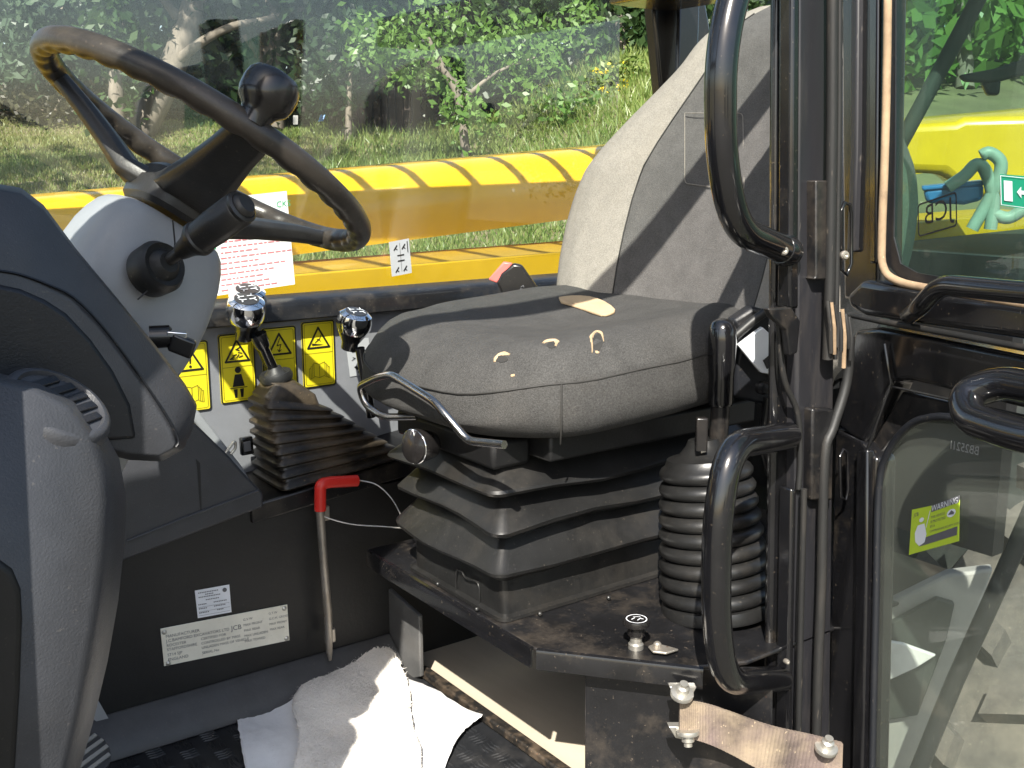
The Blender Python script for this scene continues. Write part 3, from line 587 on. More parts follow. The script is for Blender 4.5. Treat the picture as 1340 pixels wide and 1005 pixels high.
pd = thing('brake_pedal', 'grey ridged rubber pedal low beside the dash moulding', 'pedal', Z(118, 1000, ZF))
pc = Z(112, 985, ZF+.06); pdn = unit((.35, -.5, .8)); 
pl_ = lathe('pedal_pad', [(0, -.008), (.034, -.008), (.036, -.003), (.034, .002), (0, .004)], pc, pdn, 'kick_rubber', pd, 28)
for k in range(5):
    w1 = unit(np.cross(pdn, (0, 0, 1))); w2 = np.cross(pdn, w1); yy = -.022+k*.011; obox('ridge', pc+pdn*.0035+w2*yy, w1, w2, pdn, math.sqrt(.031**2-yy**2), .0028, .002, 'step_grey', pl_, .001)
tube('pedal_arm', [pc-pdn*.006, pc+A((-.05, .05, .1)), pc+A((-.12, .08, .22))], .008, 'black_worn', pd)
prism('pedal_bracket', [Y(u, v, 1.40) for u, v in ((118, 938), (126, 912), (142, 940), (126, 944))], (0, .006, 0), 'column_grey', pd)
# ================================================================== gear lever with rubber boot
gl = thing('gear_lever', 'chrome topped gear lever in a square ribbed rubber boot', 'control lever', (.72, 1.55, 1.28))
bx0, bx1, by0, by1 = .652, .872, 1.496, 1.612
zb0 = lz(bx0)+.004; zb1 = lz(bx1)+.004
top_c = Y(362, 492, 1.55); tx0, tx1, ty0, ty1 = top_c[0]-.032, top_c[0]+.060, 1.517, 1.582
NB = 8; rings = []
for k in range(NB*4+1):
    f = k/(NB*4); ph = k % 4; bulge = (.0, .007, .007, .0)[ph] if k < NB*4 else 0
    x0 = bx0+(tx0-bx0)*f**.9-bulge; x1 = bx1+(tx1-bx1)*f-bulge*-1; y0 = by0+(ty0-by0)*f-bulge; y1 = by1+(ty1-by1)*f+bulge*.5
    za = zb0+(top_c[2]-.026-zb0)*f; zb = zb1+(top_c[2]-.050-zb1)*f
    zz_ = lambda x: za+(zb-za)*(x-x0)/(x1-x0)
    r = .012; rg = []
    for cx, cy, t0 in ((x1-r, y1-r, 0), (x0+r, y1-r, 90), (x0+r, y0+r, 180), (x1-r, y0+r, 270)):
        for j in range(5): t = R(t0+22.5*j); px = cx+r*math.cos(t); rg.append((px, cy+r*math.sin(t), zz_(px)))
    rings.append(rg)
gb = loft('boot', rings, 'gear_boot', gl, ang=60)
loft('boot_neck', [rings[-1], [(top_c[0]+(p[0]-tx0-.02)*.75, 1.55+(p[1]-1.55)*.95, p[2]+.018) for p in rings[-1]], [(top_c[0]-.002+.024*math.cos(2*math.pi*(i+.5)/20), 1.55+.022*math.sin(2*math.pi*(i+.5)/20), top_c[2]-.004) for i in range(20)]], 'gear_boot', gl, ang=70)
kt = Y(322, 404, 1.545); sh = unit(kt-top_c)
lathe('boot_collar', [(.010, -.012), (.025, -.010), (.0265, -.003), (.024, .003), (.018, .001), (.014, .004), (.010, .012), (0, .012)], top_c+sh*.004, sh*.5+A((0, 0, .6)), 'rubber', gl, 28)
lathe('shaft', [(0, 0), (.0085, 0), (.0085, .05), (.012, .055), (.0135, .075), (0, .075)], top_c, sh, 'black_gloss', gl, 20)
def gear_knob(c, up_, parent, s=1.):
    k = lathe('knob', [(.0, -.052*s), (.0135*s, -.052*s), (.0145*s, -.040*s), (.022*s, -.026*s), (.0265*s, -.018*s), (0, -.018*s)], c, up_, 'black_gloss', parent, 28)
    lathe('knob_cap', [(.0265*s, -.0185*s), (.0295*s, -.010*s), (.0300*s, .002*s), (.0275*s, .012*s), (.021*s, .0165*s), (.0195*s, .0170*s), (0, .0172*s)], c, up_, 'chrome', k, 32)
    lathe('knob_disc', [(0, .0168*s), (.0188*s, .0168*s), (.0188*s, .0180*s), (0, .0186*s)], c, up_, 'dial_dark', k, 28)
    a = unit(up_); e1 = unit(np.cross(a, (0, 1, 0.2))); e2 = np.cross(a, e1)
    pr_ = Print(A(c)+a*.0187*s, e1*s, e2*s, a)
    for sx in (-1, 1):
        for sy in (-1, 1): pr_.line([(sx*.003, sy*.005), (sx*.009, sy*.005), (sx*.011, sy*.011)], .0016); pr_.line([(sx*.009, sy*.005), (sx*.013, sy*.002)], .0014)
    pr_.build('shift_diagram', 'print_white', k)
gear_knob(kt, unit((-.05, -.38, .92)), gl)
g2 = thing('hydraulic_lever', 'second chrome knob lever just behind the gear lever knob', 'control lever', Y(372, 520, 1.60))
k2 = Y(324, 391, 1.60)
gear_knob(k2, unit((-.05, -.32, .95)), g2); tube('shaft', [k2-A((-.006, .0, .05)), Y(372, 520, 1.603)], .008, 'black_gloss', g2)
g3 = thing('boom_lever', 'chrome knob lever half hidden by the front of the seat', 'control lever', Y(480, 540, 1.52))
k3 = Y(464, 420, 1.53); gear_knob(k3, unit((.08, -.30, .95)), g3, .95); tube('shaft', [k3-A((-.008, 0, .045)), Y(486, 545, 1.54)], .008, 'black_gloss', g3)
# small switch and clip on the ledge
sw_ = thing('console_switch', 'small square black rocker switch at the foot of the gear boot', 'switch', Y(322, 585, 1.585))
sc = Y(323, 584, 1.58); prism('bezel', [Y(u, v, 1.58) for u, v in ((315, 574), (331, 571), (333, 594), (317, 597))], (0, .01, 0), 'black_gloss', sw_, .002)
prism('rocker', [Y(u, v, 1.578) for u, v in ((319, 579), (328, 577), (329, 590), (320, 592))], (0, .004, 0), 'print_grey', sw_, .001)
cl = thing('cable_clip', 'short grey metal clip on the console edge left of the boot', 'clip', Y(300, 592, 1.56))
tube('clip_loop', catmull([Y(u, v, 1.56) for u, v in ((293, 596), (300, 586), (307, 578), (308, 586), (302, 594))], 4), .0022, 'steel', cl, n=8)
# ================================================================== warning decals on the grey console
def decal(name, x0, z0, w, h, label, art, group='yellow warning decals on the console', y=YC):
    t = thing(name, label, 'decal', (x0+w/2, y-.001, z0), group)
    prism('backing', [(x0+a, y-.0006, z0+b) for a, b in rrect(0, 0, w, h, .004)], (0, -.0008, 0), 'decal_yellow', t)
    pr_ = Print((x0, y-.0014, z0), (1, 0, 0), (0, 0, 1), (0, -1, 0))
    pr_.line(rrect(.0012, .0012, w-.0012, h-.0012, .004), .0022, True); pr_.line(rrect(.005, .005, w-.005, h-.005, .003), .0005, True); pr_.line([(.005, h*.52), (w-.005, h*.52)], .0006)
    c = w/2; b = h*.60; s = .0195; pr_.line([(c-s, b), (c+s, b), (c, b+s*1.72)], .0032, True)
    art(pr_, c, b, w, h); pr_.build('print', 'decal_black', t); return t
def book(p, c, h, s=1.):
    for sg in (-1, 1):
        p.line([(c, .016), (c+sg*.010*s, .019), (c+sg*.010*s, .042), (c, .039)], .0007, True)
        for k in range(3): p.line([(c+sg*(.010+.0028*k)*s, .017-.0012*k), (c+sg*(.0128+.0028*k)*s, .017-.0012*k), (c+sg*(.0128+.0028*k)*s, .039-.003*k), (c+sg*(.010+.0028*k)*s, .039-.003*k)], .0006)
def a_excl(p, c, b, w, h):
    p.poly([(c-.0022, b+.025), (c+.0022, b+.025), (c+.001, b+.010), (c-.001, b+.010)]); p.disc(c, b+.0055, .0022); book(p, c, h)
def a_belt(p, c, b, w, h):
    for i, (x, z, a) in enumerate(((-.008, .006, .5), (-.004, .010, .3), (.001, .008, .9), (.005, .013, -.3), (.001, .018, -.4), (.003, .021, .5), (-.009, .004, 0.), (.006, .007, .3))):
        p.line([(c+x-.003*math.cos(a), b+z-.003*math.sin(a)), (c+x+.003*math.cos(a), b+z+.003*math.sin(a))], .0017)
    p.disc(c, .053, .0052); p.poly([(c-.0055, .046), (c+.0055, .046), (c+.010, .026), (c-.010, .026)]); p.line([(c-.014, .024), (c+.014, .024)], .0012)
    p.poly([(c-.0085, .022), (c-.002, .022), (c-.003, .008), (c-.007, .008)]); p.poly([(c+.0085, .022), (c+.002, .022), (c+.003, .008), (c+.007, .008)])
def a_bolt(p, c, b, w, h):
    p.line([(c+.001, b+.026), (c-.004, b+.014), (c+.003, b+.016), (c-.001, b+.004)], .0014); p.line([(c-.001, b+.004), (c-.003, b+.008)], .0012); p.line([(c-.001, b+.004), (c+.003, b+.007)], .0012); book(p, c, h)
def a_tip(p, c, b, w, h):
    p.poly([(c-.012, b+.004), (c+.010, b+.004), (c-.012, b+.008)]); p.line([(c-.006, b+.009), (c+.002, b+.014), (c+.004, b+.020)], .0013); p.line([(c+.002, b+.014), (c-.003, b+.014)], .001); p.line([(c+.004, b+.010), (c+.001, b+.013)], .001); book(p, c, h)
dw, dh = .060, .112
decal('warning_decal', .527, 1.372, dw, dh, 'yellow warning decal with exclamation mark, half hidden by the pod', a_excl)
decal('warning_decal', .6035, 1.378, dw, dh, 'yellow warning decal showing a seated figure with lap belt', a_belt)
decal('warning_decal', .676, 1.382, dw, dh, 'yellow warning decal with lightning bolt behind the gear lever', a_bolt)
decal('warning_decal', .746, 1.386, dw, dh, 'yellow warning decal with tipping symbol nearest the seat', a_tip)
lb = thing('lever_diagram', 'small grey lever diagram label beside the seat front', 'decal', (.85, YC-.001, 1.37))
prism('backing', [Y(u, v, YC-.0006) for u, v in ((452, 446), (482, 442), (488, 488), (458, 493))], (0, -.0008, 0), 'decal_grey', lb)
pr_ = Print(Y(458, 493, YC-.0015), (1, 0, 0), (0, 0, 1), (0, -1, 0)); pr_.poly([(.004, .042), (.012, .042), (.009, .049), (.012, .056), (.004, .056), (.007, .049)]); pr_.line([(.004, .028), (.011, .031), (.006, .033)], .001); pr_.poly([(.008, .016), (.014, .010), (.018, .012), (.012, .018)]); pr_.poly([(.014, .006), (.020, .004), (.018, .010)]); pr_.build('print', 'decal_black', lb)
# ================================================================== papers and labels on the window and wall
def sheet_pts(q, y): return [Y(u, v, y) for u, v in q]
YG = YC+.026
pa = thing('paper_notice', 'white printed safety notice taped to the side window', 'notice', Y(330, 388, YG))
q = sheet_pts(((268, 262), (375, 250), (386, 372), (270, 389)), YG); prism('sheet', q, (0, .0008, 0), 'paper_white', pa)
q2 = sheet_pts(((240, 268), (264, 264), (267, 389), (240, 394)), YG); n2 = thing('paper_notice', 'edge of a second white notice behind the column shroud', 'notice', q2[3]); prism('sheet', q2, (0, .0008, 0), 'paper_white', n2)
o_, ex_ = q[3], (q[2]-q[3]); wd = np.linalg.norm(ex_); ex_ = unit(ex_); ey_ = unit(q[0]-q[3]); hh = np.linalg.norm(q[0]-q[3])
pr_ = Print(o_, ex_, ey_, (0, -1, 0)); pb = Print(o_, ex_, ey_, (0, -1, 0))
for k in range(13):
    b = .006+k*.0085; a = wd*.16
    if k % 2 == 0: pb.rect(wd*.08, b, wd*.11, b+.003)
    end = wd*random.uniform(.5, .93)
    while a < end:
        l_ = random.uniform(.004, .012); pr_.rect(a, b, a+l_, b+.0019); a += l_+.002
pr_.build('print_lines', 'print_red', pa); pb.build('bullet_marks', 'print_green', pa)
text('heading', 'CKS', o_+ex_*wd*.78+ey_*hh*.855+A((0, -.001, 0)), ex_, ey_, .014, 'print_green', pa)
wlb = thing('window_label', 'grey gear pattern label stuck low on the side window', 'decal', Y(524, 360, YG))
q = sheet_pts(((509, 317), (535, 312), (539, 357), (513, 362)), YG); prism('backing', q, (0, .0006, 0), 'decal_grey', wlb)
pr_ = Print(q[3], unit(q[2]-q[3]), unit(q[0]-q[3]), (0, -1, 0))
w_ = np.linalg.norm(q[2]-q[3]); h_ = np.linalg.norm(q[0]-q[3])
for sx in (.28, .68):
    for sy in (.16, .80): pr_.line([(w_*sx-.003, h_*sy-.003), (w_*sx+.003, h_*sy+.004)], .0022); pr_.line([(w_*sx+.003, h_*sy-.003), (w_*sx-.001, h_*sy)], .0015)
pr_.line([(w_*.5, h_*.1), (w_*.5, h_*.93)], .0006)
for b in (.40, .56): pr_.rect(w_*.34, h_*b, w_*.68, h_*b+.002)
pr_.rect(w_*.86, h_*.62, w_*.90, h_*.95); pr_.build('print', 'decal_black', wlb)
il = thing('inspection_label', 'small bluish white inspection label above the rating plate', 'label', Y(278, 806, YW))
q = sheet_pts(((255, 773), (300, 765), (303, 801), (259, 809)), YW-.0012); prism('backing', q, (0, .0006, 0), 'print_white', il)
pr_ = Print(q[3], unit(q[2]-q[3]), unit(q[0]-q[3]), (0, -1, 0)); w_ = np.linalg.norm(q[2]-q[3]); h_ = np.linalg.norm(q[0]-q[3])
for b in (.12, .26, .42): pr_.rect(w_*.04, h_*b-.002, w_*.96, h_*b-.0016)
for b, a0, a1 in ((.16, .05, .33), (.31, .05, .30), (.46, .05, .30), (.17, .58, .74), (.32, .5, .85), (.47, .5, .86), (.60, .28, .66), (.72, .08, .72), (.80, .28, .5), (.88, .08, .68)):
    a = a0
    while a < a1: pr_.rect(w_*a, h_*b, w_*(a+.035), h_*b+.0016); a += .05
pr_.disc(w_*.86, h_*.86, .0035); pr_.build('print', 'print_grey', il)
rp = thing('rating_plate', 'long riveted metal rating plate on the black side wall', 'plate', Y(295, 870, YW))
q = sheet_pts(((210, 823), (376, 791), (379, 838), (215, 872)), YW-.0022); prism('plate', q, (0, .0015, 0), 'plate_metal', rp, .0005)
ex_ = unit(q[2]-q[3]); ey_ = unit(q[0]-q[3]); w_ = np.linalg.norm(q[2]-q[3]); h_ = np.linalg.norm(q[0]-q[3])
tx = lambda s, a, b, sz: text('lettering', s, q[3]+ex_*w_*a+ey_*h_*b+A((0, -.0008, 0)), ex_, ey_, sz, 'print_grey', rp)
tx('MANUFACTURER', .03, .74, .0066); tx('J.C.BAMFORD EXCAVATORS LTD', .03, .62, .0066); tx('ROCESTER', .03, .50, .0062); tx('STAFFORDSHIRE', .03, .39, .0062); tx('ST14 5JP', .03, .25, .0062); tx('ENGLAND', .03, .12, .0066)
tx('CERTIFIED FOR', .29, .50, .0058); tx('CONTROLLED BY MASS', .29, .38, .0058); tx('UNLADEN MASS OF VEHICLE', .29, .26, .0058); tx('SERIAL No', .29, .12, .0058); tx('JCB', .53, .60, .011)
for k, s in enumerate(('G.V.W', 'MAX FRONT', 'MAX REAR', 'MAX UNLADEN', 'MAX TOWED')): tx(s, .63, .80-.15*k, .0055); tx(('G.T.W', 'G.C.M. GROSS', 'MAX FRONT', 'MAX REAR', '')[k] or ' . ', .84, .84-.15*k, .0052)
for a, b in ((.025, .9), (.975, .93), (.03, .06), (.975, .08)):
    lathe('rivet', [(0, -.001), (.0042, -.001), (.0038, .001), (.002, .0025), (0, .003)], q[3]+ex_*w_*a+ey_*h_*b, (0, -1, 0), 'steel', rp, 12)
# ================================================================== red handled release lever
rl = thing('release_lever', 'steel rod lever with a bent red plastic handle', 'control lever', Y(432, 862, 1.47))
tube('rod', [Y(u, v, 1.47) for u, v in ((419, 668), (424, 740), (429, 800), (431, 852), (432, 864))], .0068, 'steel_rod', rl, n=14, scale=[1, .95, 1.05, .8, .35])
tube('handle', round_poly([Y(u, v, 1.47) for u, v in ((419, 668), (419, 634), (430, 631), (467, 629))], .022), .0092, 'red_plastic', rl, n=16)
for u, v in ((424, 672), (432, 832)): obox('pivot_plate', Y(u, v, 1.472), A((1, 0, 0)), A((0, 1, 0)), A((0, 0, 1)), .009, .003, .012, 'steel_rod', rl, .002)
cbl = [Y(u, v, y) for u, v, y in ((467, 628, 1.468), (492, 634, 1.44), (512, 652, 1.41), (525, 675, 1.38), (532, 690, 1.36), (500, 689, 1.40), (460, 686, 1.44), (430, 678, 1.462), (412, 668, 1.47))]
tube('cable', catmull(cbl, 6), .0011, 'steel', rl, n=6)
# ================================================================== deck push knob and latch
dkn = Z(832, 848, ZD); ik = thing('push_knob', 'black push knob with white symbols standing on the deck', 'knob', dkn)
kh = lathe('knob_head', [(0, .028), (.012, .028), (.0165, .031), (.0172, .035), (.0160, .0385), (.0145, .0388), (.0135, .0378), (0, .0378)], dkn, (0, 0, 1), 'knob_black', ik, 30)
lathe('stem', [(0, 0), (.0095, 0), (.0095, .006), (.0075, .008), (.0072, .014), (.0085, .016), (.0085, .028), (0, .028)], dkn, (0, 0, 1), 'steel', ik, 20)
lathe('collar', [(0, .018), (.0105, .018), (.0105, .028), (0, .028)], dkn, (0, 0, 1), 'knob_black', ik, 20)
pr_ = Print(dkn+A((0, 0, .0379)), (.8, -.6, 0), (.6, .8, 0), (0, 0, 1)); pr_.ring(0, 0, .0125, .0011); pr_.line([(-.006, -.002), (-.002, .003)], .0012); pr_.line([(.001, -.004), (.005, .002), (.008, -.001)], .0012); pr_.line([(-.003, .006), (.005, .006)], .001); pr_.build('symbols', 'print_white', kh)
dl = Z(866, 852, ZD); la = thing('rusty_latch', 'small rusty latch plate at the foot of the brake boot', 'latch', dl)
prism('latch_plate', [Z(u, v, ZD+.004) for u, v in ((848, 848), (858, 844), (878, 849), (888, 852), (872, 857), (854, 855))], (0, 0, .003), 'steel_rod', la, .001)
lathe('latch_bolt', [(0, 0), (.005, 0), (.005, .008), (.003, .010), (0, .010)], Z(860, 850, ZD+.003), (0, 0, 1), 'steel_rod', la, 10)
# ================================================================== parking brake
pb_ = thing('parking_brake', 'black parking brake lever in a ribbed round rubber boot', 'brake lever', (.985, .925, ZD))
BC = A((1.012, .925, ZD)); BT = A((1.008, .955, 1.378)); bd = BT-BC; BL = np.linalg.norm(bd); prof = [(.0, 0), (.074, 0), (.076, .004), (.072, .016)]
NRB = 9
for k in range(NRB):
    z0 = .018+k*(BL-.03)/NRB; hgt = (BL-.03)/NRB; rr_ = .073-.0012*k*(1+.05*k)
    for f, e in ((0., -.007), (.12, -.0015), (.3, .0015), (.55, .002), (.8, -.001), (.95, -.006)): prof.append((rr_+e, z0+hgt*f))
prof += [(.050, BL-.004), (.035, BL), (.024, BL+.012), (.020, BL+.020), (0, BL+.020)]
lathe('boot', prof, BC, bd, 'rubber_boot', pb_, 44, 50)
g0 = Y(943, 530, .945); g1 = Y(946, 418, .945); gd = unit(g1-g0); GL = np.linalg.norm(g1-g0)
lathe('grip', [(0, 0), (.0145, 0), (.0165, .004), (.0165, GL*.35), (.0182, GL*.5), (.0186, GL*.75), (.0175, GL*.9), (.0135, GL*.97), (.008, GL), (0, GL)], g0, gd, 'black_gloss', pb_, 28, 60)
sb0 = Y(938, 612, .95); tube('shaft', [sb0, g0+gd*.005], .0125, 'black_worn', pb_)
obox('release_tab', Y(918, 568, .935), unit(gd), A((.8, -.6, 0)), A((.6, .8, 0)), .022, .0075, .006, 'knob_black', pb_, .002)
obox('release_rod', Y(920, 602, .940), unit(gd), A((.8, -.6, 0)), A((.6, .8, 0)), .016, .004, .004, 'chrome_worn', pb_, .001)
# ================================================================== grab handles
h1 = thing('grab_handle', 'upper bent black tube grab handle on the door post', 'grab handle', Y(1030, 325, .79), 'black tube grab handles')
tube('tube', round_poly([Y(1035, -60, .79), Y(972, -50, .765), Y(943, 60, .755), Y(943, 205, .755), Y(962, 300, .765), Y(1034, 330, .80)], .075, 9), .0160, 'black_gloss', h1, n=24)
lathe('weld_collar', [(0, -.01), (.0175, -.01), (.0185, 0), (.0165, .008), (0, .010)], Y(1026, 327, .795), Y(962, 300, .765)-Y(1034, 330, .80), 'black_paint', h1, 20)
h2 = thing('grab_handle', 'lower looped black tube grab handle beside the brake boot', 'grab handle', Y(1020, 892, .79), 'black tube grab handles')
tube('tube', round_poly([Y(1032, 570, .80), Y(955, 583, .762), Y(938, 680, .755), Y(937, 820, .755), Y(950, 893, .762), Y(1022, 888, .80)], .07, 9), .0162, 'black_gloss', h2, n=24)
# ================================================================== door check strap
cs = thing('door_strap', 'dusty webbing check strap bolted below the lower grab handle', 'strap', V(895, 965, (.86, .80), (1.02, .70)))
P0, P1 = (.86, .80), (1.02, .70)
tops = [(890, 916), (915, 920), (960, 935), (1010, 950), (1060, 964), (1102, 972)]; bots = [(889, 963), (915, 969), (960, 990), (1000, 1008), (1050, 1024), (1100, 1032)]
def strip(top, bot):
    rg = []
    T_ = catmull([V(u, v, P0, P1) for u, v in top], 30); B_ = catmull([V(u, v, P0, P1) for u, v in bot], 30); nn = A((-.53, -.85, 0))
    for i, (a, b) in enumerate(zip(T_, B_)):
        w = nn*(.003*math.sin(i*.09)+.0007*(i % 3 == 0))
        rg.append([a+w, b+w, b+w-nn*.005, a+w-nn*.005])
    return rg
wb = loft('webbing', strip(tops, bots), 'strap_web', cs)
for (u, v) in ((893, 905), (900, 962), (1082, 976)):
    c = V(u, v, (.852, .80), (1.012, .70)); axz = A((-.1, -.3, 1)) if v < 950 or u > 1000 else A((-.1, -.2, -1))
    lathe('bolt', [(0, -.006), (.0135, -.006), (.0140, -.003), (.0135, -.001), (.0075, 0), (.0075, .007), (.005, .009), (.005, .013), (0, .013)], c, axz, 'steel', cs, 6 if False else 18)
prism('bracket', [V(u, v, (.868, .80), (1.028, .70)) for u, v in ((876, 899), (912, 899), (904, 914), (886, 914))], (.006, .01, 0), 'steel', cs, .001)
prism('bracket', [V(u, v, (.868, .80), (1.028, .70)) for u, v in ((875, 951), (893, 951), (893, 968), (884, 966))], (.006, .01, 0), 'steel', cs, .001)
# ================================================================== cloths on the floor
def sheet(name, rowsuv, mt, parent, amp, thick, k=8, zoff=.006, fold=None):
    rows = [catmull([Z(u, v, ZF+zz_) for u, v, zz_ in r], k) for r in rowsuv]; cols = list(zip(*rows)); G = [catmull(list(c), k) for c in cols]
    nc = len(G); nr = len(G[0]); vs_ = []
    for i in range(nc):
        for j in range(nr):
            p = G[i][j].copy(); p[2] += zoff+amp*(math.sin(p[0]*41+p[1]*17)*.5+math.sin(p[0]*23-p[1]*37+1)*.5)+random.uniform(-1, 1)*amp*.22; p[0] += random.uniform(-1, 1)*amp*.2; vs_.append(p)
    fs = [(i*nr+j, i*nr+j+1, (i+1)*nr+j+1, (i+1)*nr+j) for i in range(nc-1) for j in range(nr-1)]
    o = ob(name, vs_, fs, mt, parent, ang=180); s = o.modifiers.new('s', 'SOLIDIFY'); s.thickness = thick; s.offset = 1; return o
c1 = sheet('floor_cloth', [[(306, 920, 0), (345, 908, .004), (400, 894, .008), (450, 884, .01), (500, 880, .01), (560, 905, .008), (632, 938, .016)], [(312, 960, 0), (350, 950, 0), (410, 930, .004), (460, 925, .006), (520, 930, .004), (560, 940, .006), (612, 955, .006)], [(318, 990, 0), (360, 985, 0), (410, 975, 0), (470, 975, 0), (520, 980, 0), (560, 985, 0), (590, 990, .002)], [(330, 1060, 0), (370, 1060, 0), (420, 1060, 0), (480, 1060, 0), (520, 1060, 0), (545, 1060, 0), (565, 1060, 0)]], 'cloth_white', None, .006, .0015)
tag(c1, 'crumpled white cloth lying flat on the chequer plate floor', 'cloth')
c2 = sheet('rag_lit_middle', [[(455, 880, .012), (474, 868, .016), (492, 858, .018), (510, 862, .016), (524, 878, .012)], [(402, 905, .006), (445, 900, .012), (490, 898, .014), (518, 903, .012), (536, 915, .008)], [(384, 935, .006), (440, 945, .009), (485, 942, .012), (520, 946, .009), (538, 955, .006)], [(392, 985, .005), (430, 1000, .009), (480, 1000, .010), (520, 1000, .008), (552, 1000, .005)], [(365, 1070, .005), (420, 1070, .008), (480, 1070, .008), (520, 1070, .007), (545, 1070, .005)]], 'rag_lit', None, .0065, .004, zoff=.013)
tag(c2, 'sunlit middle of the crumpled floor rag, its light put into cream fleece', 'rug')

fm = c2.data; tri = [(tuple(p.vertices), p.area) for p in fm.polygons]; co_ = np.array([v.co[:] for v in fm.vertices]); ar = np.array([a for _, a in tri]); pick = rng.choice(len(tri), 26000, p=ar/ar.sum()); fv = []
for k in pick:
    q = co_[list(tri[k][0])]; a, b = rng.random(2); p = q[0]*(1-a)*(1-b)+q[1]*a*(1-b)+q[2]*a*b+q[3]*(1-a)*b; p = p+A((0, 0, .0035)); d = rng.normal(size=3)*.0035; d[2] = abs(d[2])*.5; sd_ = unit(rng.normal(size=3))*.0006
    fv += [p-sd_, p+sd_, p+d]
fz = ob('fleece', fv, [(3*i, 3*i+1, 3*i+2) for i in range(len(pick))], 'rag_lit', c2, smooth=False); tag(fz, kind='stuff')
# ================================================================== open cab door (swung out, seen from its inner face)
H = A((1.10, .80)); DD = unit((-.34, -.94)); DN = A((DD[1], -DD[0])); DN = DN if DN[0] < 0 else -DN
D3 = A((DD[0], DD[1], 0)); N3 = A((DN[0], DN[1], 0))
def DP(u, v, off=0.):
    r = ray(u, v); o = H+DN*off; return CAM+r*(((o-CAM[:2])@DN)/(r[:2]@DN))
door = thing('cab_door', 'open black cab door with tinted upper and dusty lower glass', 'door', (1.08, .77, .85))
def dpr(name, q, off, th_, m, bevel=.003, parent=None, seg=2): return prism(name, [DP(u, v, off) for u, v in q], -N3*th_, m, parent or door, bevel, seg)
dpr('stile', [(1100, -160), (1156, -160), (1150, 200), (1148, 392), (1104, 392), (1102, 200)], .0, .035, 'black_paint', .004)
dpr('stile_rib', [(1114, -160), (1123, -160), (1120, 200), (1116, 330), (1107, 330), (1112, 200)], .008, .012, 'pillar_satin', .003)
dpr('stile_rib', [(1136, -160), (1149, -160), (1147, 200), (1146, 345), (1137, 345), (1136, 200)], .006, .012, 'black_gloss', .003)
tube('glass_seal', catmull([DP(u, v, .006) for u, v in ((1163, -160), (1161, 60), (1158, 200), (1154, 310), (1156, 350), (1175, 368), (1230, 380), (1420, 412))], 4), .0048, 'seal_tan', door, n=8)
dpr('upper_pane', [(1160, -160), (1160, 200), (1157, 320), (1162, 348), (1178, 362), (1440, 408), (1440, -160)], -.004, .005, 'door_glass', 0)
dpr('pane_border', [(1162, -160), (1172, -160), (1171, 200), (1169, 310), (1178, 345), (1200, 357), (1440, 398), (1440, 410), (1180, 366), (1160, 345), (1156, 310), (1159, 200)], -.0015, .002, 'dark_plastic', 0)
dpr('upper_rail', [(1106, 386), (1126, 366), (1440, 414), (1440, 460), (1130, 414), (1110, 404)], .012, .04, 'black_paint', .010, seg=4)
dpr('lower_rail', [(1118, 432), (1150, 428), (1440, 486), (1440, 560), (1190, 498), (1166, 500), (1128, 580), (1096, 560)], .004, .035, 'black_paint', .006, seg=3)
dpr('rail_recess', [(1180, 512), (1440, 572), (1440, 606), (1250, 556), (1200, 552), (1168, 572), (1142, 610), (1134, 590)], -.012, .012, 'black_worn', .003)
tube('rail_joint', [DP(u, v, .010) for u, v in ((1112, 412), (1150, 420), (1250, 438), (1440, 474))], .0036, 'seal_rubber', door, n=8)
tube('rail_edge', [DP(u, v, .008) for u, v in ((1168, 506), (1240, 522), (1440, 566))], .0014, 'seal_rubber', door, n=6)
tube('rail_edge', [DP(u, v, .008) for u, v in ((1158, 450), (1166, 502), (1135, 588))], .0020, 'black_gloss', door, n=6)
dpr('lower_stile', [(1092, 560), (1126, 575), (1146, 600), (1142, 800), (1134, 1150), (1080, 1150), (1086, 800)], .004, .03, 'black_paint', .005, seg=3)
dpr('stile_rib', [(1120, 590), (1134, 588), (1132, 800), (1124, 1150), (1112, 1150), (1118, 800)], .012, .012, 'black_gloss', .003)
dpr('lower_pane', [(1142, 1150), (1150, 800), (1154, 640), (1166, 592), (1188, 562), (1214, 550), (1260, 552), (1440, 596), (1440, 1150)], -.006, .005, 'lower_glass', 0)
tube('pane_gasket', catmull([DP(u, v, .002) for u, v in ((1138, 1150), (1146, 800), (1150, 640), (1162, 592), (1186, 560), (1214, 547), (1260, 549), (1440, 593))], 4), .0045, 'dark_plastic', door, n=8)
# pull bar and latch handle
tube('pull_bar', round_poly([DP(1190, 412, .012), DP(1206, 400, .045), DP(1232, 372, .05), DP(1300, 379, .05), DP(1440, 392, .05)], .02), .0105, 'black_gloss', door, n=16)
tube('latch_handle', round_poly([DP(1420, 520, .02), DP(1310, 500, .03), DP(1262, 515, .05), DP(1268, 548, .062), DP(1340, 572, .062), DP(1440, 588, .062)], .03), .0165, 'black_gloss', door, n=20)
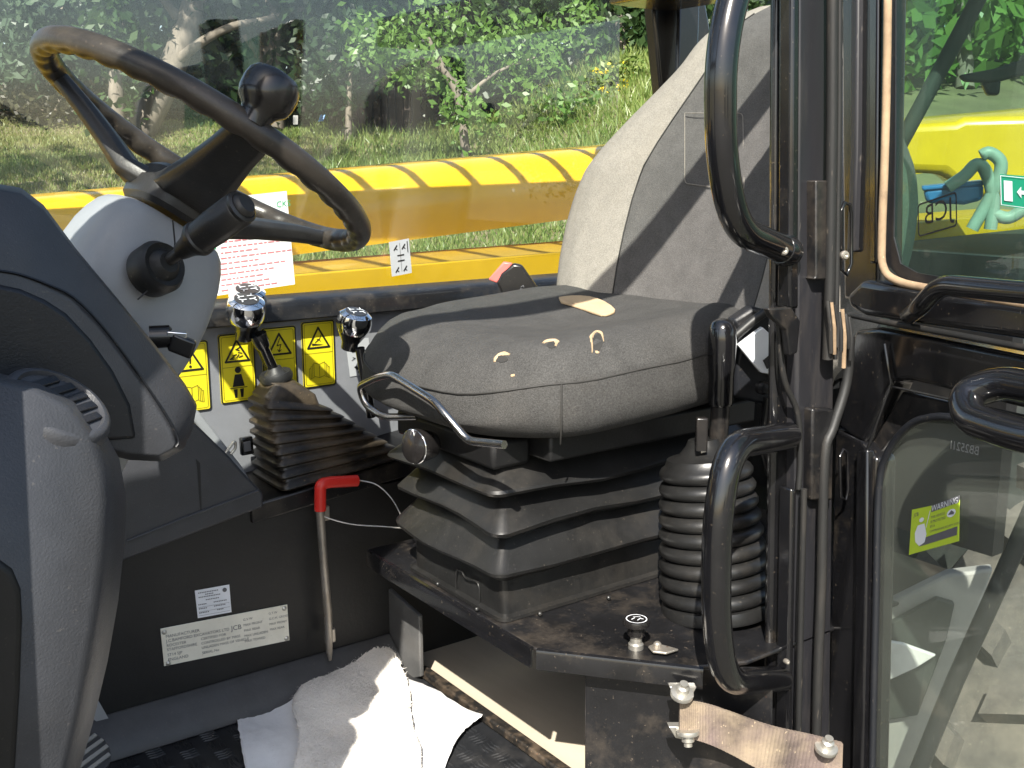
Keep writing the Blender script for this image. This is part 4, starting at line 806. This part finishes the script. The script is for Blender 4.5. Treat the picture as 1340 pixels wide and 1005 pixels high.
# writing and stickers on the panes
def dprint(u, v, off): return DP(u, v, off)
ws = thing('warning_sticker', 'lime green security warning sticker on the lower door glass', 'sticker', DP(1222, 725, 0))
q = [DP(u, v, -.0056) for u, v in ((1194, 667), (1256, 654), (1255, 708), (1190, 726))]; prism('backing', q, N3*.0006, 'sticker_lime', ws)
ex_ = unit(q[2]-q[3]); ey_ = unit(q[0]-q[3]); w_ = np.linalg.norm(q[2]-q[3]); h_ = np.linalg.norm(q[0]-q[3]); pt = lambda a, b, k=.0012: q[3]+ex_*w_*a+ey_*h_*b+N3*k
prism('word_panel', [pt(.42, .80, .0008), pt(.96, .82, .0008), pt(.96, .96, .0008), pt(.42, .94, .0008)], N3*.0003, 'print_grey', ws)
text('lettering', 'WARNING', pt(.43, .81, .0018), ex_, ey_, .0098, 'print_white', ws)
for k, s in enumerate(('THIS VEHICLE', 'IS PROTECTED', 'BY A', 'COMPREHENSIVE SECURITY SYSTEM')): text('lettering', s, pt(.42, .66-.10*k), ex_, ey_, .0042 if k < 3 else .0034, 'print_grey', ws)
prism('dark_panel', [pt(.22, .12, .0008), pt(.96, .14, .0008), pt(.96, .32, .0008), pt(.22, .28, .0008)], N3*.0003, 'print_grey', ws)
pr_ = Print(q[3]+N3*.0006, ex_*w_, ey_*h_, N3); pr_.disc(.235, .70, .05); pr_.poly([(.16, .60), (.30, .60), (.36, .35), (.33, .18), (.22, .13), (.13, .25), (.11, .45)]); pr_.line([(.34, .5), (.40, .84)], .014); pr_.build('guard_figure', 'print_white', ws); pr_ = Print(q[3]+N3*.0006, ex_*w_, ey_*h_, N3); pr_.disc(.83, .64, .085); pr_.build('badge', 'print_white', ws)
pr_ = Print(q[3]+N3*.0009, ex_*w_, ey_*h_, N3); pr_.poly([(.77, .62), (.83, .70), (.89, .64), (.88, .60)]); pr_.build('badge_mark', 'print_grey', ws)
text('lettering', 'JCB', pt(.06, .82), ex_, ey_, .006, 'print_grey', ws)
es = thing('exit_sticker', 'green and white exit sticker at the edge of the upper door glass', 'sticker', DP(1330, 270, 0))
q = [DP(u, v, -.0036) for u, v in ((1309, 228), (1366, 232), (1368, 277), (1310, 269))]; prism('backing', q, N3*.0005, 'sign_green', es)
ex_ = unit(q[2]-q[3]); ey_ = unit(q[0]-q[3]); w_ = np.linalg.norm(q[2]-q[3]); h_ = np.linalg.norm(q[0]-q[3])
pr_ = Print(q[3]+N3*.0003, ex_*w_, ey_*h_, N3); pr_.rect(.10, .18, .30, .82); pr_.poly([(.40, .5), (.50, .68), (.50, .56), (.62, .56), (.62, .44), (.50, .44), (.50, .32)]); pr_.line([(.03, .04), (.97, .04), (.97, .96), (.03, .96)], .018, True); pr_.build('pictogram', 'print_white', es)
gm = tx_o = DP(1212, 592, -.0125)
ex_ = unit(DP(1180, 575, -.0125)-DP(1240, 590, -.0125))
text('glass_marking', 'BB2521I', DP(1281, 596, -.0055), -unit(DP(1290, 598, -.003)-DP(1230, 584, -.003)), (0, 0, 1), .0135, 'step_grey', door)
ex_ = -unit(DP(1250, 262, 0)-DP(1200, 256, 0)); gl_ = text('maker_mark', 'JCB', DP(1247, 283, -.0035), ex_+A((0, 0, -.30)), A((.0, 0, 1))+ex_*.15, .030, 'dark_plastic', door)
pr_ = Print(DP(1250, 288, -.0040), ex_+A((0, 0, -.30)), A((0, 0, 1))+ex_*.15, N3); pr_.line(rrect(-.003, -.006, .058, .028, .004), .0018, True); pr_.build('maker_mark_border', 'dark_plastic', door)
# ================================================================== outside: boom, chassis, rear of the machine
boom = thing('lifting_boom', 'long glossy yellow telescopic boom beyond the side window', 'boom', (2, 2.0, 0))
bz = lambda x: 1.662+.076*x
def bprof(x, s, hgt):
    y0 = 2.0; w = .15*s; t = bz(x); pts = [(y0, t-hgt), (y0-.004, t-hgt*.6), (y0-.004, t-.075), (y0+.006, t-.045), (y0+.028, t-.018), (y0+.06, t-.004), (y0+.09, t), (y0+w+.05, t), (y0+w+.11, t-.02), (y0+w+.13, t-.07), (y0+w+.13, t-hgt)]
    return [(x, a, b) for a, b in pts]
loft('outer_section', [bprof(x, 1, .152+.004*x) for x in (-1.6, 0, 1, 2, 3, 4.4)], 'yellow_paint', boom, ang=50)
rail = thing('chassis_rail', 'dusty yellow chassis rail under the boom', 'chassis', (1, 2.0, 0))
prism('rail_flange', [(-1.0, 2.05, 1.520), (-1.0, 1.84, 1.512), (-1.0, 1.84, 1.40), (-1.0, 2.05, 1.40)], (4.5, 0, .09), 'yellow_dirty', rail, .004)
prism('rail_upstand', [(-1.0, 1.838, 1.40), (-1.0, 1.838, 1.518), (-1.0, 1.828, 1.518), (-1.0, 1.828, 1.40)], (4.5, 0, .09), 'yellow_paint', rail, .003)
box('rail_web', (-1.0, 1.86, .5), (3.5, 1.95, 1.44), 'chassis_dark', rail)
ch = thing('rear_chassis', 'dark rear chassis and engine bay behind the cab door glass', 'chassis', (2.2, 1.0, 0))
box('bay_side', (1.75, 1.15, .55), (4.2, 1.75, 1.50), 'chassis_dark', ch, .01)
prism('bay_top', [(1.72, 1.10, 1.50), (4.2, 1.10, 1.56), (4.2, 1.8, 1.56), (1.72, 1.8, 1.50)], (0, 0, .02), 'chassis_dark', ch, .004)
box('cab_back_panel', (1.56, 1.12, .6), (1.62, 1.70, 1.45), 'chassis_dark', ch, .006)
for k in range(8): box('streak_bar', (1.80+.14*k, 1.13, 1.28), (1.815+.14*k, 1.148, 1.49), 'step_grey', ch, .002)  # added pale bars imitating reflected streaks in the dark bay
eb = thing('rear_body_cover', 'yellow rear body cover seen through the upper door glass', 'body panel', (2.6, 1.2, 1.5))
qq = [V(u, v, (2.3, 1.28), (2.6, .9)) for u, v in ((1155, 164), (1250, 158), (1262, 152), (1460, 148), (1460, 262), (1270, 258), (1235, 228), (1150, 224))]
prism('cover', qq, (.5, .35, 0), 'yellow_paint', eb, .02, 3)
for pth in (((1272, 300), (1300, 250), (1310, 215), (1295, 200), (1284, 204)), ((1240, 245), (1262, 230), (1278, 215), (1290, 225), (1300, 262), (1296, 300)), ((1300, 280), (1320, 285), (1345, 272), (1375, 268))):
    hs = thing('hydraulic_hose', ('pale green hose hooked over in front of the yellow cover', 'pale green hose arching beside the blue box', 'pale green hose running behind the exit sticker')[len([o for o in COL.objects if o.name.startswith('hydraulic_hose')])], 'hose', V(*pth[0], (2.0, 1.1), (2.2, .85)), 'hydraulic hoses behind the cab')
    tube('hose', catmull([V(u, v, (2.0, 1.1), (2.2, .85)) for u, v in pth], 5), .012, 'hose_green', hs, n=12)
bb = thing('blue_container', 'small blue box among the hoses behind the door glass', 'box', V(1250, 268, (2.0, 1.12), (2.2, .87)))
prism('body', [V(u, v, (2.0, 1.12), (2.2, .87)) for u, v in ((1208, 248), (1288, 240), (1286, 262), (1262, 268), (1212, 266))], (.12, .08, 0), 'blue_box', bb, .008)
prism('lid', [V(u, v, (1.998, 1.118), (2.198, .868)) for u, v in ((1206, 244), (1290, 236), (1289, 242), (1207, 250))], (.12, .08, 0), 'blue_box', bb, .003)
wp = thing('wiper_arm', 'dark rear wiper arm behind the upper door glass', 'wiper', V(1310, 130, (1.6, 1.0), (1.8, .6)))
prism('arm', [V(u, v, (1.6, 1.0), (1.8, .6)) for u, v in ((1255, 98), (1300, 90), (1345, 76), (1400, 70), (1400, 92), (1340, 98), (1300, 108), (1262, 106))], (.02, .015, 0), 'chassis_dark', wp, .004)
prism('motor_housing', [V(u, v, (1.6, 1.0), (1.8, .6)) for u, v in ((1284, 108), (1310, 104), (1308, 124), (1292, 124))], (.03, .02, 0), 'dark_plastic', wp, .004)
bs = thing('rear_stay', 'slanting dark stay bar behind the upper door glass', 'stay', V(1180, 190, (1.55, .95), (1.75, .6)))
tube('bar', [V(u, v, (1.55, .95), (1.75, .6)) for u, v in ((1172, 200), (1215, 120), (1290, -20))], .012, 'chassis_dark', bs)
# rear wheel beyond the lower pane
wc = A((1.97, .80, .56))
ty = lathe('rear_wheel', [(.30, -.19), (.46, -.21), (.56, -.20), (.60, -.17), (.61, 0), (.60, .17), (.56, .20), (.46, .21), (.30, .19)], wc, (0, 1, 0), 'tyre', ch, 56)
for k in range(22):
    a = 2*math.pi*k/22
    for s in (-1, 1):
        a2 = a+(math.pi/22 if s > 0 else 0); pts = []
        for yy, da in ((.21, .0), (.01, .16), (.01, .24), (.21, .10)): pts.append((yy*s, a2+da))
        mk = lambda yy, aa, r: wc+A((math.cos(aa)*r, yy, math.sin(aa)*r))
        prism('lug', [mk(y_, a_, .60) for y_, a_ in pts], A((math.cos(a2+.12), 0, math.sin(a2+.12)))*.045, 'tyre', ty)
lathe('rim', [(0, -.10), (.20, -.12), (.28, -.17), (.31, -.17), (.31, .17), (0, .17)], wc, (0, 1, 0), 'yellow_paint', ty, 36)
mg = thing('step_panel', 'pale grey step panel seen through the lower door glass', 'panel', V(1190, 1000, (1.25, .78), (1.5, .45)))
PA, PB = (1.25, .78), (1.5, .45)
dq = lambda q: [V(u, v, PA, PB) for u, v in q]
prism('panel', dq([(1130, 806), (1240, 752), (1300, 745), (1215, 985), (1190, 1080), (1120, 1080)]), (.02, .015, 0), 'step_grey', mg, .004)
prism('inner_dark_panel', [p+A((-.012, -.009, 0)) for p in dq([(1135, 826), (1225, 778), (1248, 785), (1238, 830), (1200, 930), (1135, 940)])], (.010, .008, 0), 'chassis_dark', mg, .002)  # darker plate set in front of the step panel
rg_ = thing('grey_rag', 'pointed grey rag on the step panel behind the lower glass', 'cloth', V(1180, 895, (1.22, .77), (1.47, .44)))
prism('cloth', [V(u, v, (1.215, .77), (1.465, .44)) for u, v in ((1140, 836), (1180, 842), (1225, 858), (1200, 874), (1165, 890), (1140, 896))], (.006, .004, 0), 'cloth_white', rg_, .002)
br = thing('guard_rail', 'slanted dark tubular rail outside the lower door glass', 'rail', V(1215, 985, (1.15, .70), (1.3, .4)))
tube('tube', [V(u, v, (1.12, .68), (1.22, .40)) for u, v in ((1380, 600), (1342, 688), (1296, 790), (1250, 890), (1205, 1000), (1170, 1090))], .0105, 'pillar_satin', br, n=14)
# ================================================================== vegetation
def mesh_np(name, V_, Fq, m, parent=None):
    me = bpy.data.meshes.new(name); nv = len(V_); nf = len(Fq); k = Fq.shape[1]
    me.vertices.add(nv); me.vertices.foreach_set('co', V_.astype(np.float32).ravel()); me.loops.add(nf*k); me.loops.foreach_set('vertex_index', Fq.astype(np.int32).ravel())
    me.polygons.add(nf); me.polygons.foreach_set('loop_start', np.arange(0, nf*k, k, dtype=np.int32)); me.update(calc_edges=True); me.materials.append(MATS[m])
    o = bpy.data.objects.new(name, me); COL.objects.link(o)
    if parent is not None: o.parent = parent; o.matrix_parent_inverse = Matrix.Translation(-A(WPOS[parent.name])) if parent.name in WPOS else Matrix()
    return o
def leaves(name, centers, spread, per, size, m, parent, flat=.35, aspect=.55):
    c = np.repeat(np.array(centers), per, axis=0); n = len(c); d = rng.normal(size=(n, 3))*spread*np.array([1, 1, .75]); p = c+d
    a = rng.normal(size=(n, 3)); a /= np.linalg.norm(a, axis=1)[:, None]; b = rng.normal(size=(n, 3)); b[:, 2] *= flat; b = np.cross(a, b); b /= np.linalg.norm(b, axis=1)[:, None]
    s = size*rng.uniform(.6, 1.3, size=(n, 1)); a = a*s; b = b*s*aspect; nn = np.cross(a, b); nn = nn/np.linalg.norm(nn, axis=1)[:, None]*s*.18
    V_ = np.stack([p-a, p-b*.9-a*.05+nn, p+a, p+b*.9-a*.05+nn], 1).reshape(-1, 3); Fq = np.arange(n*4).reshape(n, 4)
    return mesh_np(name, V_, Fq, m, parent)
def blob(c, r, n, shell=.55):
    d = rng.normal(size=(n, 3)); d /= np.linalg.norm(d, axis=1)[:, None]; k = shell+(1-shell)*rng.random((n, 1)); bump = 1+.28*np.sin(d[:, :1]*5+c[0])*np.cos(d[:, 2:]*4+c[1])
    return np.array(c)+d*k*bump*np.array(r)
def gz(x, y): return float(bank(x, y))
def tree(name, label, base, path, rad, crowns, leaf, size, per=26, spread=.22, cat='tree', group='trees on the bank', limbs=()):
    b = A(base); t = thing(name, label, cat, b, group)
    P_ = catmull([A(p) for p in path], 4); tr = tube('trunk', P_, rad, 'bark', t, n=10, scale=np.linspace(1.15, .55, len(P_)))
    for lp, lr in limbs: tube('limb', catmull([A(p) for p in lp], 4), lr, 'bark', tr, n=8, scale=np.linspace(1, .4, 4*(len(lp)-1)+1))
    cs_ = np.concatenate([blob(c, r, n) for c, r, n in crowns])
    leaves('crown', cs_, spread, per, size, leaf, t)
    tw = []; 
    return t
def G(u, v, d, dz=0.):
    p = D(u, v, d); return A((p[0], p[1], gz(p[0], p[1])+dz))
# leaning grey tree on the left
d_ = 10.5
lean = [D(178, 178, d_), D(212, 115, d_), D(238, 55, d_), D(262, -30, d_), D(285, -160, d_)]
tree('leaning_tree', 'leaning grey trunk tree seen above the steering wheel', G(172, 185, d_), [G(172, 185, d_)]+lean, .16, [(D(120, -60, d_+.6), (1.3, 1.1, .8), 60), (D(300, -100, d_+.2), (1.4, 1.2, .7), 70), (D(60, 40, d_+1.2), (1.0, .9, .8), 40)], 'leaf_haze_tint', .075, limbs=[([D(226, 85, d_), D(262, 56, d_-.2), D(305, 34, d_-.2), D(345, 26, d_), D(400, 10, d_+.3)], .055), ([D(245, 40, d_), D(200, -20, d_), D(150, -80, d_)], .06)])
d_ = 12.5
tree('haze_tinted_tree', 'tree at the left edge of the window, haze put into its pale leaves', G(90, 170, d_), [G(90, 170, d_), D(92, 90, d_), D(80, 0, d_), D(60, -120, d_)], .13, [(D(60, 30, d_), (1.7, 1.2, 1.2), 110), (D(165, 20, d_+.5), (1.1, .9, 1.2), 60), (D(10, -80, d_), (1.6, 1.3, .9), 70), (D(30, 105, d_+.3), (1.5, .8, .35), 50)], 'leaf_haze_tint', .075)
d_ = 10.0
tree('ivy_tree', 'slim ivy clad trunk left of the leaning tree', G(152, 172, d_), [G(152, 172, d_), D(152, 90, d_), D(156, 20, d_), D(160, -100, d_)], .07, [(D(152, 90, d_), (.16, .16, .45), 18), (D(156, 20, d_), (.2, .2, .5), 20), (D(162, -60, d_), (.35, .3, .4), 24)], 'leaf_mid', .06, spread=.10)
d_ = 11.0
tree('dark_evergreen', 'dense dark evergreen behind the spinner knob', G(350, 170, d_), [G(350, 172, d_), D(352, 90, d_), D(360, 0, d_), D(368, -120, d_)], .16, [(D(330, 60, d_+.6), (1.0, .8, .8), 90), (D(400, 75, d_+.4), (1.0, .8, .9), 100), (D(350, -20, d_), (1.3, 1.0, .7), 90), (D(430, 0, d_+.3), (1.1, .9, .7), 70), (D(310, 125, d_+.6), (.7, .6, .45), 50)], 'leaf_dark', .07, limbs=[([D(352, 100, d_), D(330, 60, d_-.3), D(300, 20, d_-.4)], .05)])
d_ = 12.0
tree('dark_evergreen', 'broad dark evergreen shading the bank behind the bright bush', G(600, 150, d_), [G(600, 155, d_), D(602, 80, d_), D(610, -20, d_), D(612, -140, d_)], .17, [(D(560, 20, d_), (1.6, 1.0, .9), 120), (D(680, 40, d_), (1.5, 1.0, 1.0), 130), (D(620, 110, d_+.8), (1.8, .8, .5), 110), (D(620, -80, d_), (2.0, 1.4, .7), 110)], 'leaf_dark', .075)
d_ = 8.6
tree('sunlit_bush', 'bright green bush with sunlit leaves above the boom', G(610, 168, d_), [G(612, 172, d_), D(600, 130, d_), D(580, 90, d_), D(560, 50, d_)], .035, [(D(515, 70, d_), (.42, .35, .24), 15), (D(475, 45, d_), (.35, .3, .18), 8), (D(550, 80, d_), (.40, .35, .25), 13), (D(610, 60, d_+.2), (.5, .4, .25), 16), (D(690, 80, d_+.1), (.5, .4, .32), 20), (D(620, 135, d_-.1), (.34, .3, .20), 14), (D(740, 60, d_+.3), (.4, .4, .35), 15), (D(560, 30, d_+.3), (.5, .4, .2), 12), (D(720, 130, d_), (.4, .3, .16), 10)], 'leaf_bright', .036, per=22, spread=.085, cat='bush', group='bushes on the bank', limbs=[([D(605, 130, d_), D(650, 95, d_), D(700, 75, d_)], .02), ([D(600, 110, d_), D(560, 80, d_), D(520, 62, d_)], .018)])
d_ = 10.2
tree('thin_tree', 'thin pale trunk tree beside the rear window pillar', G(812, 118, d_), [G(812, 120, d_), D(815, 70, d_), D(808, 10, d_), D(800, -80, d_)], .05, [(D(790, 20, d_), (.7, .5, .5), 46), (D(850, 50, d_+.4), (.6, .5, .5), 40), (D(740, -20, d_), (1.0, .7, .5), 60), (D(900, 10, d_+.5), (.9, .6, .8), 60)], 'leaf_mid', .055, per=22, spread=.15)
d_ = 9.0
tree('fig_tree', 'large leaved pale green tree above the boom behind the door glass', G(1240, 150, d_), [G(1260, 150, d_), D(1262, 60, d_), D(1250, -40, d_)], .07, [(D(1210, 30, d_), (.5, .4, .45), 22), (D(1290, 10, d_), (.7, .5, .5), 34), (D(1340, 60, d_+.5), (.7, .5, .5), 34), (D(1195, 90, d_-.3), (.22, .2, .18), 8)], 'leaf_bright', .10, per=10, spread=.18, limbs=[([D(1262, 70, d_), D(1225, 50, d_), D(1200, 60, d_)], .03)])
d_ = 11.5
tree('dark_hedge_tree', 'dark leafy mass low behind the door glass', G(1250, 160, d_), [G(1250, 170, d_), D(1250, 100, d_), D(1250, 40, d_)], .1, [(D(1200, 120, d_), (1.2, .7, .5), 80), (D(1320, 120, d_), (1.2, .7, .5), 80), (D(1050, 80, d_), (1.5, .8, .9), 80)], 'leaf_dark', .08, cat='bush', group='bushes on the bank')
d_ = 10.0
tree('shade_bush', 'dark bush growing over the front of the board shed', G(455, 160, d_), [G(455, 165, d_), D(457, 120, d_), D(462, 80, d_)], .03, [(D(440, 100, d_), (.34, .3, .30), 26), (D(500, 75, d_), (.40, .3, .24), 26), (D(470, 40, d_), (.5, .3, .25), 24)], 'leaf_dark', .05, per=20, spread=.12, cat='bush', group='bushes on the bank')
# yellow flowering weed
d_ = 8.9; fl = thing('flowering_weed', 'yellow flowering weed on the bank beside the rear pillar', 'plant', G(805, 125, d_))
st_ = [D(random.gauss(808, 14), random.gauss(98, 9), d_+random.uniform(-.2, .2)) for _ in range(26)]
leaves('flower_heads', st_, .022, 9, .016, 'petal', fl); sv = []
for i, p in enumerate(st_): tube('stem', [G(805+(i-13)*1.6, 122, d_), (A(p)+G(805, 122, d_))/2+A((0, 0, .03)), p], .004, 'twig', fl, n=5)
leaves('foliage', [G(805+random.uniform(-25, 25), 120, d_, .08) for _ in range(40)], .07, 14, .03, 'grass_green', fl)
# far wood behind everything
cs_ = []
for i in range(900):
    u = rng.uniform(-250, 1600); dd = rng.uniform(15, 19); v = rng.uniform(-150, 150) if not (150 < u < 250) else rng.uniform(60, 150); cs_.append(D(u, v, dd))
fw_ = leaves('far_wood', cs_, .38, 26, .13, 'leaf_dark', None); tag(fw_, 'dark wood closing the view behind the bank', 'wood', kind='stuff')
# shed and low wall
sh_ = thing('board_shed', 'dark brown board shed half hidden by bushes', 'shed', G(480, 160, 10.6))
sx = A((math.cos(YAW), -math.sin(YAW), 0)); sy = A((math.sin(YAW), math.cos(YAW), 0)); so = G(432, 168, 10.6); 
obox('core', so+sx*.40+sy*.5+A((0, 0, .35)), sx, sy, A((0, 0, 1)), .42, .45, .52, 'wall_black', sh_, .01)
for k in range(11):
    hgt = random.uniform(.72, .92); c = so+sx*(.02+.075*k)+A((0, 0, hgt/2-.05)); obox('board', c+sy*random.uniform(-.012, .012), sx, sy, A((0, 0, 1)), .032, .012, hgt/2, 'shed_wood', sh_, .003)
prism('roof_sheet', [so+sx*-.1+sy*-.1+A((0, 0, .86)), so+sx*.95+sy*-.1+A((0, 0, .84)), so+sx*.95+sy*1.1+A((0, 0, 1.0)), so+sx*-.1+sy*1.1+A((0, 0, 1.02))], (0, 0, .03), 'chassis_dark', sh_)
for k, (a, b, h, cn, m_) in enumerate(((-.30, -.2, .10, 'pale grey', 'step_grey'), (-.12, -.15, .38, 'whitish', 'decal_grey'), (-.2, -.2, .22, 'brown', 'shed_wood'), (-.05, -.16, .12, 'blue', 'blue_box'))):
    p = so+sx*a+sy*b+A((0, 0, h)); s = .035
    j = thing('scrap_piece', cn+' scrap piece leaning by the left end of the shed', 'scrap', p, 'scrap heaped by the shed'); obox('piece', p, unit(rng.normal(size=3)), sx, unit(np.cross(sx, rng.normal(size=3))), s, s*.7, s*.3, m_, j, .004)
lw = thing('low_hedge', 'low dark brown hedge along the top of the grass at left', 'hedge', G(60, 172, 11.4))
leaves('foliage', [G(rng.uniform(-150, 300), 168, 11.4+rng.uniform(-.2, .3), rng.uniform(.02, .34)) for _ in range(170)], .07, 26, .04, 'leaf_brown', lw)
tube('stem', [G(-150, 168, 11.5, .05), G(60, 168, 11.5, .12), G(300, 168, 11.5, .05)], .02, 'twig', lw, n=6)
# grass
N = 90000; uu = rng.uniform(-80, 1000, N*2); dd = 5.2+7.2*rng.random(N*2)**1.1
P_ = np.stack([CAM[0]+(FW[0]+RT[0]*(uu-670)/F)*dd, CAM[1]+(FW[1]+RT[1]*(uu-670)/F)*dd], 1)
x, y = P_[:, 0], P_[:, 1]; z = bank(x, y); n = len(x)
def blades(name, sel, hmin, hmax, m, label):
    x_, y_, z_ = x[sel], y[sel], z[sel]; k = len(x_); a = rng.uniform(0, 6.28, k); h = rng.uniform(hmin, hmax, k); w = .006+.004*rng.random(k); l = rng.normal(size=(k, 2))*h[:, None]*.45
    b0 = np.stack([x_-np.cos(a)*w, y_-np.sin(a)*w, z_-.01], 1); b1 = np.stack([x_+np.cos(a)*w, y_+np.sin(a)*w, z_-.01], 1); t_ = np.stack([x_+l[:, 0], y_+l[:, 1], z_+h], 1)
    V_ = np.stack([b0, b1, t_], 1).reshape(-1, 3); o = mesh_np(name, V_, np.arange(k*3).reshape(k, 3), m); tag(o, label, 'grass', kind='stuff')
patch = np.sin(x*1.7+y*.6)+np.sin(y*2.3-x*.8)+rng.normal(size=n)*.9; right = x-.55*y
blades('grass', (patch+right*.35) > .1, .02, .055, 'grass_green', 'green grass covering the bank')
blades('dry_grass', (patch+right*.35) <= .1, .015, .045, 'grass_dry', 'dry pale grass patches on the bank')
tall = (right > -1.2) & (rng.random(n) < .18) & (uu > 420) & (dd > 7.5)
blades('tall_grass', tall, .06, .15, 'grass_green', 'taller grass at the foot of the bushes')
# trees behind the viewer, they show in the glass
for i, (bx_, by_, h_, lab) in enumerate(((-9, -32, 4.2, 'tall roadside tree opposite the doorway, left one'), (3, -34, 4.6, 'tall roadside tree opposite the doorway, right one'), (22, -22, 4.4, 'roadside tree beyond the open door'))):
    tree('roadside_tree', lab, (bx_, by_, 0), [(bx_, by_, 0), (bx_+.1, by_, 1.2), (bx_, by_+.1, 2.5), (bx_, by_, h_*.8)], .18, [((bx_, by_, h_*.62), (2.6, 2.2, 1.5), 150), ((bx_+1.5, by_, h_*.5), (1.8, 1.6, 1.2), 80), ((bx_-1.6, by_, h_*.5), (1.8, 1.6, 1.2), 80)], 'leaf_dark', .11, per=16, spread=.3, group='trees behind the viewer')

# unseen tree added to shade the bank
tree('added_shade_tree', 'tall unseen tree added left of the window so its canopy shades the bank', (-3.2, 6.5, gz(-3.2, 6.5)), [(-3.2, 6.5, 1.0), (-3.0, 6.3, 2.6), (-2.2, 6.0, 4.2), (-.8, 5.6, 5.4)], .25, [((-1.5, 6.0, 5.4), (1.5, 1.5, .7), 60), ((.3, 6.2, 6.0), (1.6, 1.3, .6), 50), ((2.6, 8.0, 7.0), (1.8, 1.3, .7), 60)], 'leaf_mid', .09, per=24, spread=.3, limbs=[([(-2.2, 6.0, 4.2), (-.5, 6.4, 5.2), (1.0, 7.2, 6.2), (2.6, 8.0, 6.9)], .11)])
